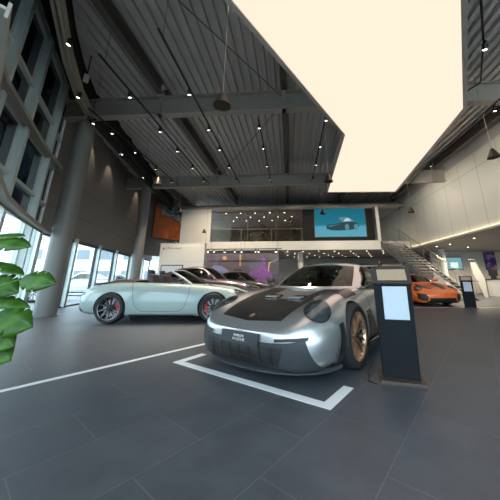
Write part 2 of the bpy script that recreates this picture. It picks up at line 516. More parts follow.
# greenhouse ribs: base, rail, centre
RIBS = [((.64, .74, .885), (.62, .725, .89), (.90, 0, .875)),
        ((.44, .80, .905), (.33, .655, 1.075), (.57, 0, 1.085)),
        ((.12, .825, .92), (.02, .565, 1.232), (.20, 0, 1.270)),
        ((-.28, .83, .93), (-.32, .545, 1.255), (-.22, 0, 1.306)),
        ((-.68, .825, .94), (-.74, .535, 1.20), (-.72, 0, 1.265)),
        ((-1.05, .80, .945), (-1.14, .51, 1.085), (-1.16, 0, 1.135)),
        ((-1.40, .74, .945), (-1.55, .47, .965), (-1.66, 0, .96))]

def greenhouse(root, paint, k=1., stretch=1., roofmat=None, wide=1., z0=.9, shift=0.):
    def zk(z): return z0 + (z - z0) * k if z > z0 else z
    def P(u, v):
        """u 0..1 front to rear, v -1..1 across; |v|>.5 is the side"""
        s = 1 if v >= 0 else -1; a = abs(v); t = u * (len(RIBS) - 1)
        Bp = catmull([r[0] for r in RIBS], t); Rp = catmull([r[1] for r in RIBS], t); Cp = catmull([r[2] for r in RIBS], t)
        if a > .5:
            f = (a - .5) / .5
            p = [Rp[i] + (Bp[i] - Rp[i]) * f for i in range(3)]
            p[1] += .035 * math.sin(PI * f) * (min(1, 4 * u) * min(1, 4 * (1 - u)))
        else:
            f = a / .5
            p = [Cp[0] + (Rp[0] - Cp[0]) * f ** 2, Cp[1] + (Rp[1] - Cp[1]) * (f ** .95), Cp[2] + (Rp[2] - Cp[2]) * (f ** 2.6)]
        if p[0] < -.2: p[0] = -.2 + (p[0] + .2) * stretch
        return Vector((p[0] + shift, p[1] * s * wide, zk(p[2])))
    NU, NV = 60, 48
    U1, U2, U3, U4 = 2.0 / 60, 19.0 / 60, 40. / 60, 56. / 60
    def region(u, v):
        a = abs(v)
        if a < .465 and U1 < u < U2: return 'windshield'
        if a < .40 and U3 < u < U4: return 'rear_window'
        if .535 < a < .96 and .10 < u < .745 and a > .535 + max(0, (.26 - u)) * 1.2 and a > .535 + max(0, u - .60) * 1.6: return 'side'
        return 'roof'
    def build(name, sel, mat, off=0., thick=.02):
        bm = bmesh.new()
        grid(bm, lambda u, w: P(u, w * 2 - 1), NU, NV, keep=lambda u, w: sel(region(u, w * 2 - 1), w * 2 - 1))
        thicken(bm, thick)
        return obj(name, bm, mat, root, True, 50)
    build('roof', lambda r, v: r == 'roof', roofmat or paint, thick=.022)
    build('windshield', lambda r, v: r == 'windshield', M['carglass'], thick=.006)
    build('rear_window', lambda r, v: r == 'rear_window', M['carglass'], thick=.006)
    build('side_window', lambda r, v: r == 'side' and v > 0, M['carglass'], thick=.006)
    build('side_window', lambda r, v: r == 'side' and v < 0, M['carglass'], thick=.006)
    return P

def seat(root, x, y, dz=0.):
    so = empty('seat', (x, y, .25 + dz)); so.parent = root
    bm = bmesh.new(); box(bm, (-.25, -.24, 0), (.27, .24, .22)); bevel(bm, .06, 3); obj('cushion', bm, M['seat'], so, True, 60)
    bm = bmesh.new(); box(bm, (-.08, -.25, 0), (.08, .25, .66)); bevel(bm, .06, 3)
    for v in bm.verts:
        if v.co.z > .4: v.co.y *= .86
        v.co.x -= v.co.z * .28
    o = obj('backrest', bm, M['seat'], so, True, 60); o.location = (-.22, 0, .12)
    bm = bmesh.new(); box(bm, (-.055, -.13, 0), (.055, .13, .21)); bevel(bm, .045, 3)
    for v in bm.verts: v.co.x -= v.co.z * .2
    o = obj('headrest', bm, M['seat'], so, True, 60); o.location = (-.43, 0, .69)

def make_car(name, loc, heading, paint, label, style='coupe', rims=('twin', 'blackrim', None, 10), cal='red', wide=1., r=.345, tall=1., zscale=1., seats=True, detail=True, cat='car'):
    """heading: direction the nose points to, degrees from +X"""
    root = empty(name, loc, R(heading), label, cat)
    if zscale != 1: root.scale = (1, 1, zscale)
    rs = style == 'rs'
    bm = body_cage(wide)
    tmp = obj('body', bm, [paint, M['well'], M['interior']], root)
    md = tmp.modifiers.new('s', 'SUBSURF'); md.levels = 3 if detail else 2; md.render_levels = md.levels
    dg = bpy.context.evaluated_depsgraph_get(); dg.update()
    me = bpy.data.meshes.new_from_object(tmp.evaluated_get(dg)); tmp.modifiers.clear(); tmp.data = me
    sh = Shell(me)
    # cuts are made in the car's own space
    root.location = (0, 0, 0); root.rotation_euler = (0, 0, 0); root.scale = (1, 1, 1)
    bpy.context.view_layer.update()
    cut = []
    rA = r + .032
    for x in (1.225, -1.225):
        for s in (1, -1):
            c = bmesh.new(); lathe(c, [(rA, s * .56), (rA, s * 1.3)], 48, Matrix.Translation((x, 0, r)), axis='Y')
            cut.append(obj('cutter', c, M['well']))
    c = bmesh.new()
    cab = [(.60, .66, .5), (-1.0, .66, .5)]
    box(c, (-1.02, -.66, .42), (.62, .66, 1.6)); 
    cut.append(obj('cutter', c, M['interior']))
    boolean(tmp, cut)
    me = tmp.data
    for p in me.polygons:
        cx, cy_, cz = p.center; p.material_index = 0
        for x in (1.225, -1.225):
            d = math.hypot(cx - x, cz - r)
            if d < rA + .004 and abs(cy_) > .5 and cz < r + rA + .01 and (d < rA - .02 and abs(abs(cy_) - .56) < .01 or abs(d - rA) < .004 and abs(p.normal.y) < .2): p.material_index = 1
        if -1.03 < cx < .63 and abs(cy_) < .665 and cz > .41 and (abs(cx + 1.02) < .003 or abs(cx - .62) < .003 or abs(abs(cy_) - .66) < .003 or abs(cz - .42) < .003): p.material_index = 2
    me.materials.clear()
    for m in (paint, M['well'], M['interior']): me.materials.append(m)
    me.polygons.foreach_set('use_smooth', [True] * len(me.polygons)); me.set_sharp_from_angle(angle=R(42))
    # wheels
    yF = .925 * wide if rs else .905 * wide; yR = .945 * wide
    st, rm, ed, nr = rims
    for s in (1, -1):
        wheel(root, 1.225, s, yF, r, .255, st, M[rm], M[cal], M[ed] if ed else None, nr)
        wheel(root, -1.225, s, yR, r + .005, .30, st, M[rm], M[cal], M[ed] if ed else None, nr)
    # greenhouse or open cockpit
    if style != 'cabriolet':
        greenhouse(root, paint, tall, 1.28 if name == 'saloon_car' else 1., None, wide)
    else:
        # windscreen only, its frame, and the folded hood behind the seats
        def W(u, v):
            a = catmull([r_[1] for r_ in RIBS[:3]], min(u * 2, 1.999)); c_ = catmull([r_[2] for r_ in RIBS[:3]], min(u * 2, 1.999)); f = abs(v)
            return Vector((c_[0] + (a[0] - c_[0]) * f ** 2, a[1] * v * wide, c_[2] + (a[2] - c_[2]) * f ** 2.6))
        bm = bmesh.new(); grid(bm, lambda u, w: W(u, w * 2 - 1), 14, 24, keep=lambda u, w: abs(w * 2 - 1) < .88 and .04 < u < .93); thicken(bm, .006)
        obj('windshield', bm, M['carglass'], root, True, 50)
        bm = bmesh.new(); grid(bm, lambda u, w: W(u, w * 2 - 1), 14, 24, keep=lambda u, w: not (abs(w * 2 - 1) < .88 and .04 < u < .93)); thicken(bm, .03)
        obj('windshield_frame', bm, paint, root, True, 50)
        bm = bmesh.new()
        grid(bm, lambda u, w: Vector((-.82 - .95 * u, (w * 2 - 1) * (.72 - .12 * u), .945 + .085 * math.sin(PI * min(1, .18 + u * .82)) * (1 - (abs(w * 2 - 1)) ** 4) - .02 * u)), 14, 16)
        thicken(bm, .03); obj('folded_hood', bm, M['interior'], root, True, 60)
    # cabin furniture
    if seats:
        for y in (.37, -.37): seat(root, -.10, y, .12 if style == 'cabriolet' else 0.)
        bm = bmesh.new()
        for k in range(24):
            a0, a1 = 2 * PI * k / 24, 2 * PI * (k + 1) / 24
        ring = [(0, .175 * math.cos(2 * PI * k / 28), .175 * math.sin(2 * PI * k / 28)) for k in range(29)]
        tube(bm, ring, .016, 8, caps=False)
        tube(bm, [(0, -.17, 0), (-.02, 0, -.01), (0, .17, 0)], .018, 6); tube(bm, [(-.02, 0, 0), (0, 0, -.17)], .018, 6); tube(bm, [(0, 0, 0), (.18, 0, -.06)], .03, 8)
        o = obj('steering_wheel', bm, M['interior'], root, True, 50); o.location = (.34, .37, .86); o.rotation_euler = (0, R(-24), 0)
        bm = bmesh.new(); box(bm, (.40, -.655, .60), (.62, .655, .88)); bevel(bm, .05, 3); obj('dashboard', bm, M['interior'], root, True, 60)
    # mirrors
    for s in (1, -1):
        bm = bmesh.new()
        bmesh.ops.create_uvsphere(bm, u_segments=20, v_segments=12, radius=1)
        for v in bm.verts:
            v.co = Vector((v.co.x * .085 - (.0 if v.co.x > 0 else v.co.x * .03), v.co.y * .10, v.co.z * .058))
        bmesh.ops.translate(bm, vec=(.42, s * 1.005 * wide, 1.0), verts=bm.verts[:])
        tube(bm, [(.44, s * .80 * wide, .905), (.44, s * .90 * wide, .95), (.43, s * .96 * wide, .985)], .022, 8)
        obj('mirror', bm, M['carbon'] if style in ('rs', 'cabriolet') else paint, root, True, 60)
    # headlights: oval bowls laid into the wing fronts
    def hl(s):
        n = Vector((.68, .24 * s, .70)).normalized(); ex = Vector((-.33 * s, .95, 0)).normalized() ; ex = (ex - n * ex.dot(n)).normalized(); ey = n.cross(ex).normalized()
        if ey.z < 0: ey = -ey
        c = Vector((1.865, .715 * s * wide, .69))
        return lambda a, b, off: sh.cast(c + ex * a + ey * b + n * .6, -n, off)
    for s in (1, -1):
        f = hl(s)
        h = obj('headlight', disc_patch(f, .132, .180, .004, bulge=.003), M['lampdark'], root, True, 50)
        obj('bezel', disc_patch(f, .140, .188, .006, r0=.92, rings=2), M['black'], h, True, 50)
        for a in (-.045, .045):
            for b in (-.055, .045):
                obj('lamp', disc_patch(lambda p, q, off: f(p + a, q + b, off), .022, .022, .008, n=14, rings=3, bulge=.006), M['lampwhite'], h, True, 50)
        obj('lens', disc_patch(f, .132, .180, .014, bulge=.010, thick=.002), M['lens'], h, True, 50)
    # door and bonnet shut lines
    for s in (1, -1):
        cs = lambda a, b, off: sh.side(a, b, off, s)
        bm = ribbon(cs, [(.62, .88), (.60, .62), (.52, .36), (.40, .27), (-.50, .27), (-.66, .42), (-.74, .70), (-.80, .915)], .007)
        obj('door_gap', bm, M['black'], root)
        bm = patch(cs, [(-.42, .745), (-.60, .745)], [(-.42, .77), (-.60, .77)], .010, 6, 2, .008)
        obj('door_handle', bm, paint, root, True)
        bm = patch(cs, [(.80, .155), (-.80, .165)], [(.76, .20), (-.76, .215)], .012, 20, 3, .012)
        obj('sill', bm, M['black'], root, True)
    # rear lamp bar and rear grille
    bm = patch(sh.back, [(-.74, .665), (0, .70), (.74, .665)], [(-.74, .705), (0, .735), (.74, .705)], .004, 40, 3)
    obj('tail_light', bm, M['tail'], root, True)
    for s in (1, -1):
        bm = patch(lambda a, b, off: sh.side(a, b, off, s), [(-1.92, .655), (-2.07, .64)], [(-1.91, .715), (-2.07, .70)], .004, 8, 4)
        obj('tail_light', bm, M['tail'], root, True)
        bm = patch(lambda a, b, off: sh.side(a, b, off, s), [(-1.92, .25), (-2.06, .30)], [(-1.92, .32), (-2.06, .38)], .004, 8, 4)
        obj('rear_vent', bm, M['black'], root, True)
        if not rs:
          bm = patch(lambda a, b, off: sh.side(a, b, off, s), [(1.99, .465), (1.86, .475)], [(1.99, .485), (1.86, .50)], .004, 8, 3)
          obj('side_marker', bm, M['chrome'], root, True)
    if not rs:
        # lower intakes and plate of the ordinary nose
        bm = patch(sh.front, [(-.46, .20), (.46, .20)], [(-.52, .33), (.52, .33)], .004, 24, 6); obj('front_intake', bm, M['mesh'], root, True)
        for s in (1, -1):
            bm = patch(sh.front, [(s * .56, .22), (s * .78, .24)], [(s * .56, .40), (s * .80, .42)], .004, 12, 8); obj('side_intake', bm, M['black'], root, True)
    root.location = loc; root.rotation_euler = (0, 0, R(heading)); root.scale = (1, 1, zscale)
    return root, sh

# ------------------------------------------------------------------ the silver sports car
def silver():
    root, sh = make_car('sports_car', (SX, SY, 0), SH, M['silver'], 'silver sports car with black bonnet stripes and bronze wheels in the white floor bracket', 'rs', ('Y', 'gold', None, 10), 'yellow', 1.02, .36)
    T = sh.top
    # black bonnet: full-width front panel, two stripes to the windscreen, two vents
    bm = patch(lambda y, x, off: T(x, y, off), [(-.45, 2.13), (0, 2.18), (.45, 2.13)], [(-.53, 1.50), (0, 1.50), (.51, 1.50)], .004, 40, 24)
    h = obj('bonnet_panel', bm, M['carbon'], root, True, 40); h['label'] = 'black carbon bonnet panel'
    for s in (1, -1):
        bm = patch(lambda y, x, off: T(x, y, off), [(s * .26, 1.51), (s * .53, 1.51)], [(s * .34, .87), (s * .56, .87)], .004, 10, 16)
        obj('bonnet_stripe', bm, M['carbon'], root, True, 40)
        q = lambda a, b, off: T(1.41 + b, s * .20 + a, off)
        v = obj('bonnet_vent', disc_patch(q, .135, .12, .008, n=32, sq=2.8), M['well'], root, True, 40)
        bm = patch(lambda y, x, off: T(x, y, off), [(s * .10, 1.49), (s * .29, 1.49)], [(s * .08, 1.41), (s * .31, 1.41)], .016, 12, 6, .010)
        fl = obj('vent_flap', bm, M['silver'], v, True, 40)
    q = lambda a, b, off: T(2.09 + b, a, off)
    obj('crest', disc_patch(q, .028, .036, .006, n=18, rings=3, bulge=.004, sq=2.6), M['gold'], root, True, 50)
    F = sh.front
    # lower bumper: satin surround, black mesh mouth with struts
    bm = patch(F, [(-.83, .15), (-.66, .145), (-.4, .135), (0, .13), (.4, .135), (.66, .145), (.83, .15)], [(-.745, .435), (-.60, .41), (-.4, .39), (0, .385), (.4, .39), (.60, .41), (.745, .435)], .006, 60, 12, .005)
    obj('lower_bumper', bm, M['satin'], root, True, 40)
    bm = patch(F, [(-.50, .20), (0, .185), (.50, .20)], [(-.55, .36), (0, .345), (.55, .36)], .011, 50, 10, .004)
    g = obj('front_intake', bm, M['mesh'], root, True, 40)
    for y in (-.42, -.28, -.14, 0, .14, .28, .42):
        obj('strut', patch(F, [(y - .006, .195), (y + .006, .195)], [(y - .004, .345), (y + .004, .345)], .017, 2, 8, .006), M['carbon'], g, True, 40)
    for z in (.235, .275, .315):
        obj('slat', patch(F, [(-.50, z), (.50, z)], [(-.50, z + .007), (.50, z + .005)], .015, 40, 1, .004), M['carbon'], g, True, 40)
    for s in (1, -1):
        bm = patch(F, [(s * .46, .405), (s * .76, .430)], [(s * .46, .432), (s * .77, .462)], .010, 14, 3)
        obj('light_slot', bm, M['black'], root, True, 40)
        S = lambda a, b, off: sh.side(a, b, off, s)
        bm = patch(S, [(1.66, .19), (1.80, .19)], [(1.66, .56), (1.74, .54)], .010, 6, 14, .012)
        obj('wheel_arch_blade', bm, M['carbon'], root, True, 40)
        bm = bmesh.new()                                      # wing vent louvres above the wheel
        for k in range(4):
            x0 = 1.30 - k * .10
            grid(bm, lambda u, w: T(x0 - .055 * u, s * (.66 + .17 * w), .004 + .010 * u), 3, 6)
        thicken(bm, -.004); obj('wing_louvre', bm, M['carbon'], root, True, 40)
        bm = patch(S, [(.74, .22), (.30, .20)], [(.80, .60), (.66, .62)], .005, 10, 10); obj('side_vent', bm, M['carbon'], root, True, 40)
        bm = text_bm('GT3 RS', .15, .001); 
        for v in bm.verts:
            x = -.05 - s * v.co.x if s < 0 else -.05 - v.co.x
            x = -.05 + (v.co.x if s < 0 else -v.co.x)
            p = sh.side(x, .34 + v.co.y, .004 + v.co.z, s); v.co = p if p else v.co
        obj('lettering', bm, M['black_text'], root)
        bm = patch(S, [(.86, .13), (-.80, .14)], [(.84, .24), (-.78, .25)], .022, 24, 4, .020); obj('sill_blade', bm, M['carbon'], root, True, 40)
    # splitter lip follows the nose in plan
    bm = bmesh.new(); pts = [(2.30, 0), (2.285, .25), (2.235, .46), (2.145, .65), (2.01, .80), (1.85, .89), (1.66, .925)]
    full = [(x, -y) for x, y in pts[::-1]] + pts[1:]; n = len(full); rows = []
    for i, (x, y) in enumerate(full):
        k = 1 - .10
        rows.append([bm.verts.new(p) for p in ((x, y * .97, .115), (x, y * .97, .128), (x * .985, y * .96, .145), (x * .88, y * .86, .145), (x * .88, y * .86, .115))])
    for a, b in zip(rows[:-1], rows[1:]):
        for k in range(5): bm.faces.new((a[k], a[(k + 1) % 5], b[(k + 1) % 5], b[k]))
    bm.faces.new(rows[0]); bm.faces.new(rows[-1][::-1]); bmesh.ops.recalc_face_normals(bm, faces=bm.faces[:])
    obj('splitter', bm, M['satin'], root, True, 35)
    # plate
    x = F(0, .40, 0).x
    bm = bmesh.new(); box(bm, (0, -.275, -.062), (.012, .275, .062)); bevel(bm, .004)
    pl = obj('number_plate', bm, M['black'], root); pl.location = (x + .012, 0, .40); pl.rotation_euler = (0, R(-6), 0)
    bm = text_bm('PORSCHE', .032, .001, space=1.1); bmesh.ops.translate(bm, vec=(0, .018, 0), verts=bm.verts[:])
    b2 = text_bm('911 GT3 RS', .036, .001); bmesh.ops.translate(b2, vec=(0, -.018, 0), verts=b2.verts[:])
    me = bpy.data.meshes.new('t'); b2.to_mesh(me); bm.from_mesh(me); b2.free(); bpy.data.meshes.remove(me)
    bmesh.ops.transform(bm, matrix=Matrix(((0, 0, 1, .014), (1, 0, 0, 0), (0, 1, 0, 0), (0, 0, 0, 1))), verts=bm.verts[:])
    obj('lettering', bm, M['white_text'], pl)
    # swan-neck rear wing
    w = empty('rear_wing', (0, 0, 0)); w.parent = root
    bm = bmesh.new(); prof = [(-1.95, 1.315), (-2.0, 1.335), (-2.12, 1.35), (-2.25, 1.375), (-2.26, 1.37), (-2.12, 1.33), (-2.0, 1.312)]
    L = [bm.verts.new((x, -.90, z)) for x, z in prof]; Rr = [bm.verts.new((x, .90, z)) for x, z in prof]
    for i in range(len(prof)): bm.faces.new((L[i], L[(i + 1) % 7], Rr[(i + 1) % 7], Rr[i]))
    bm.faces.new(L[::-1]); bm.faces.new(Rr); bmesh.ops.recalc_face_normals(bm, faces=bm.faces[:]); obj('blade', bm, M['carbon'], w)
    for s in (1, -1):
        obj('end_plate', B(((-2.28, s * .90 - .008, 1.18), (-1.93, s * .90 + .008, 1.40))), M['carbon'], w)
        bm = bmesh.new(); tube(bm, [(-1.92, s * .42, .86), (-1.88, s * .42, 1.12), (-1.86, s * .42, 1.33), (-1.94, s * .42, 1.42), (-2.06, s * .42, 1.37)], .022, 8); obj('upright', bm, M['carbon'], w, True)
    return root

SX, SY, SH = .70, 4.90, 236.5
def place_cars():
    global SX, SY
    silver()
    root, sh = make_car('cabriolet', (-3.20, 7.20, 0), 5.8, M['mint'], 'pale mint open-top car with red brake calipers seen side-on', 'cabriolet', ('twin', 'blackrim', 'disc', 10), 'red', 1.0, .345)
    make_car('saloon_car', (-3.35, 10.2, 0), 1.0, M['plum'], 'plum coloured fastback saloon parked behind the pale open-top car', 'coupe', ('twin', 'greyrim', None, 10), 'red', 1.0, .36, 1.05, 1.14)
    make_car('coupe', (-2.55, 13.3, 0), -14, M['taupe'], 'dark taupe coupe whose headlight shows beyond the plum saloon', 'coupe', ('twin', 'blackrim', None, 10), 'yellow', 1.0, .345, 1., 1.1, False, False)
    make_car('coupe', (1.15, 15.2, 0), 172, M['sage'], 'sage green coupe half hidden behind the bonnet of the silver car', 'coupe', ('twin', 'blackrim', None, 10), 'yellow', 1.0, .345, .95, 1., False, False)
    root, sh = make_car('sports_car', (5.74, 13.0, 0), 274, M['orange'], 'orange sports car with black bonnet stripes in front of the staircase', 'coupe', ('twin', 'blackrim', None, 10), 'red', 1.0, .345, .97)
    root.name = 'sports_car'
    for s in (1, -1):
        bm = patch(lambda y, x, off: sh.top(x, y, off), [(s * .20, 1.98), (s * .42, 1.90)], [(s * .34, .90), (s * .60, .90)], .005, 8, 24); obj('bonnet_stripe', bm, M['carbon'], root, True, 40)
        bm = patch(sh.front, [(s * .56, .26), (s * .84, .28)], [(s * .60, .47), (s * .84, .49)], .006, 12, 8); obj('corner_intake', bm, M['black'], root, True, 40)
    bm = patch(sh.front, [(-.62, .15), (.62, .15)], [(-.42, .31), (.42, .31)], .006, 24, 6); obj('lower_intake', bm, M['black'], root, True, 40)
ORD = ['nearest', 'second nearest', 'third nearest', 'fourth nearest', 'fifth nearest', 'sixth nearest', 'seventh nearest']

# ------------------------------------------------------------------ floor and markings
def floor_material():
    m = bpy.data.materials.new('stone_tiles'); m.use_nodes = True
    nt = m.node_tree; b = nt.nodes['Principled BSDF']
    tc = nt.nodes.new('ShaderNodeTexCoord'); mp = nt.nodes.new('ShaderNodeMapping'); mp.vector_type = 'TEXTURE'
    mp.inputs['Location'].default_value = (.304, 2.333, 0); mp.inputs['Rotation'].default_value = (0, 0, R(55))
    nt.links.new(tc.outputs['Object'], mp.inputs['Vector'])
    br = nt.nodes.new('ShaderNodeTexBrick'); br.offset = .5
    br.inputs['Scale'].default_value = 1; br.inputs['Brick Width'].default_value = .84; br.inputs['Row Height'].default_value = .52
    br.inputs['Mortar Size'].default_value = .0035; br.inputs['Mortar Smooth'].default_value = .3
    br.inputs['Color1'].default_value = (.076, .083, .097, 1); br.inputs['Color2'].default_value = (.088, .094, .108, 1)
    br.inputs['Mortar'].default_value = (.15, .148, .148, 1)
    nt.links.new(mp.outputs[0], br.inputs['Vector'])
    n = nt.nodes.new('ShaderNodeTexNoise'); n.inputs['Scale'].default_value = 3.5; n.inputs['Detail'].default_value = 8; n.inputs['Roughness'].default_value = .65
    nt.links.new(tc.outputs['Object'], n.inputs['Vector'])
    mr = nt.nodes.new('ShaderNodeMapRange'); mr.inputs['From Min'].default_value = .3; mr.inputs['From Max'].default_value = .7
    mr.inputs['To Min'].default_value = .80; mr.inputs['To Max'].default_value = 1.2
    nt.links.new(n.outputs['Fac'], mr.inputs['Value'])
    vm = nt.nodes.new('ShaderNodeVectorMath'); vm.operation = 'SCALE'
    nt.links.new(br.outputs['Color'], vm.inputs[0]); nt.links.new(mr.outputs['Result'], vm.inputs['Scale'])
    nt.links.new(vm.outputs['Vector'], b.inputs['Base Color'])
    r2 = nt.nodes.new('ShaderNodeMapRange'); r2.inputs['To Min'].default_value = .36; r2.inputs['To Max'].default_value = .54
    nt.links.new(n.outputs['Fac'], r2.inputs['Value']); nt.links.new(r2.outputs['Result'], b.inputs['Roughness'])
    b.inputs['Specular IOR Level'].default_value = .5
    bp = nt.nodes.new('ShaderNodeBump'); bp.inputs['Strength'].default_value = .08; bp.inputs['Distance'].default_value = .004
    nt.links.new(n.outputs['Fac'], bp.inputs['Height']); nt.links.new(bp.outputs[0], b.inputs['Normal'])
    return m

# plan of the glass front: curved near the camera, straight beyond the first column
GL = [(-2.2, -.5), (-3.5, .85), (-4.75, 2.35), (-5.75, 3.78), (-6.5, 4.96), (-7.45, 6.51), (-8.15, 7.5),
      (-8.72, 9.6), (-9.28, 11.65), (-9.80, 13.65), (-10.35, 15.95), (-10.85, 18.1), (-11.3, 20.1)]
NEAR = 6                                                      # index where the straight part begins
ZD = 7.35                                                     # underside of the roof deck

bm = bmesh.new(); prism(bm, [(-1.6, -4.2), (-2.2, -2.2)] + GL + [(-11.3, 27), (18, 27), (18, -6), (4, -6), (.8, -5.6)], -.12, 0)
struct('floor', bm, floor_material())

def strip(name, pts, w, label, group=None):
    """tape laid on the floor along a polyline"""
    bm = bmesh.new(); n = len(pts); L = []; Rr = []
    for i in range(n):
        p = Vector(pts[i]); d0 = (p - Vector(pts[i - 1])).normalized() if i else None; d1 = (Vector(pts[i + 1]) - p).normalized() if i < n - 1 else None
        d = ((d0 or d1) + (d1 or d0)).normalized(); q = Vector((-d.y, d.x)); k = w / 2 / max(.3, q.dot(Vector((-(d0 or d1).y, (d0 or d1).x))))
        L.append(p + q * k); Rr.append(p - q * k)
    for i in range(n - 1):
        prism(bm, [L[i], L[i + 1], Rr[i + 1], Rr[i]][::-1], .0005, .003)
    return tag(obj(name, bm, M['tape']), label, 'floor marking', group)

strip('floor_tape', [(-1.22, 3.87), (-1.43, 3.50), (.285, 2.45), (.545, 2.85)], .10, 'white tape bracket on the floor around the nose of the silver car')
strip('floor_tape', [(-3.9, .82), (-.9, 5.17)], .075, 'long thin white line running across the dark floor from the left')
strip('floor_tape', [(3.0, 10.35), (8.2, 10.6), (11.5, 10.8)], .08, 'white line on the floor in front of the orange car')

# ------------------------------------------------------------------ roof
bm = bmesh.new(); prof = []; x = -12.4; k = 0
while x < 12.:
    prof += [(x, ZD), (x + .125, ZD), (x + .145, ZD + .085), (x + .25, ZD + .085)]; x += .27
A = [bm.verts.new((x, -5.9, z)) for x, z in prof]; Bv = [bm.verts.new((x, 26.9, z)) for x, z in prof]
for i in range(len(prof) - 1): bm.faces.new((A[i], A[i + 1], Bv[i + 1], Bv[i]))
box(bm, (-12.4, -5.9, ZD + .11), (12, 26.9, ZD + .25))
struct('ceiling', bm, M['deck'])

def ibeam(bm, a, b, zb, zt, fl, web):
    """I-section between plan points a and b"""
    a, b = Vector((*a, 0)), Vector((*b, 0)); d = (b - a).normalized(); L = (b - a).length
    m = Matrix.Translation(a) @ Matrix(((d.x, -d.y, 0, 0), (d.y, d.x, 0, 0), (0, 0, 1, 0), (0, 0, 0, 1)))
    t = .03
    box(bm, (0, -fl / 2, zb), (L, fl / 2, zb + t), m); box(bm, (0, -fl / 2, zt - t), (L, fl / 2, zt), m); box(bm, (0, -web / 2, zb), (L, web / 2, zt), m)

for y, zb in ((.75, 6.2), (6.95, 6.2), (13.55, 6.2), (19.6, 6.3)):
    bm = bmesh.new(); ibeam(bm, (-11.5 if y > 10 else (-7.5 if y > 3 else -2.3), y), (8.6, y), zb, 6.88, .26, .02)
    xs = (-4.2, -.12, 3.95, 8.0)
    for x in xs: box(bm, (x - .06, y - .13, zb), (x + .06, y + .13, 6.88))
    struct('roof_beam', bm, M['steel'])
for x in (-8.35, -4.2, -.12, 3.95, 8.0):
    for y0, y1 in ((.9, 6.8), (7.1, 13.4), (13.7, 19.5)):
        if x < -8 and y1 < 14: continue
        bm = bmesh.new(); ibeam(bm, (x, y0), (x, y1), ZD - .42, ZD - .01, .2, .02); struct('roof_purlin', bm, M['purlin'])
# diagonal wind-bracing rods
for a, b in (((-4.2, .9, 6.6), (-.2, 6.75, 6.6)), ((-4.1, 13.3, 6.6), (-.2, 7.2, 6.6)), ((4.0, .9, 6.6), (7.9, 6.7, 6.6))):
    bm = bmesh.new(); tube(bm, [a, b], .014, 6); struct('bracing_rod', bm, M['purlin'])

# edge beam under the eave and the black cloth lined strip above it
EDGE = [(-1.0, .0), (-2.9, 1.3), (-4.45, 3.36), (-5.45, 4.75), (-6.19, 5.97), (-6.65, 7.01), (-7.2, 9.6), (-7.78, 12.3), (-8.6, 16.), (-9.4, 19.6)]
bm = bmesh.new()
for a, b in zip(EDGE[:5], EDGE[1:6]): ibeam(bm, a, b, 6.2, 6.55, .16, .03)
struct('edge_beam', bm, M['steel'])
bm = bmesh.new()
for a, b in zip(EDGE[5:-1], EDGE[6:]): ibeam(bm, a, b, 6.2, 6.55, .16, .03)
struct('edge_beam', bm, M['track'])
bm = bmesh.new()
def ribbon_wall(bm, pts, z0, z1, t=.04):
    for a, b in zip(pts[:-1], pts[1:]):
        d = (Vector(b) - Vector(a)).normalized(); n = Vector((-d.y, d.x)) * t
        prism(bm, [a, b, (b[0] + n.x, b[1] + n.y), (a[0] + n.x, a[1] + n.y)], z0, z1)
ribbon_wall(bm, [(x - .06, y) for x, y in EDGE], 6.55, 8.3)
struct('wall_eave', bm, M['drape'])
bm = bmesh.new(); prism(bm, [(x, y) for x, y in EDGE] + [(x - .3, y) for x, y in GL[::-1]], 8.3, 8.4)
struct('ceiling_eave', bm, M['drape'])

bm = bmesh.new(); prism(bm, [(x, y) for x, y in EDGE[:6]] + [(-8.0, 7.4)] + [(x + .15, y + .1) for x, y in GL[5::-1]], ZD - .06, ZD - .03); struct('ceiling_eave_lining', bm, M['drape'])
# columns
for x, y, r, top in ((-7.05, 7.35, .27, 8.3), (-8.35, 13.55, .25, 7.0), (-9.05, 19.4, .25, 7.0)):
    bm = bmesh.new(); lathe(bm, [(r + .05, 0), (r + .05, .025), (r, .03), (r, top)], 40)
    o = struct('column', bm, M['column'], smooth=True, angle=40, loc=(x, y, 0))
for x, y, top in ((.82, 20.2, 3.13), (10.6, 18.6, 3.13)):
    bm = bmesh.new(); lathe(bm, [(.2, 0), (.2, top)], 28); struct('column', bm, M['white_wall'], smooth=True, angle=40, loc=(x, y, 0))

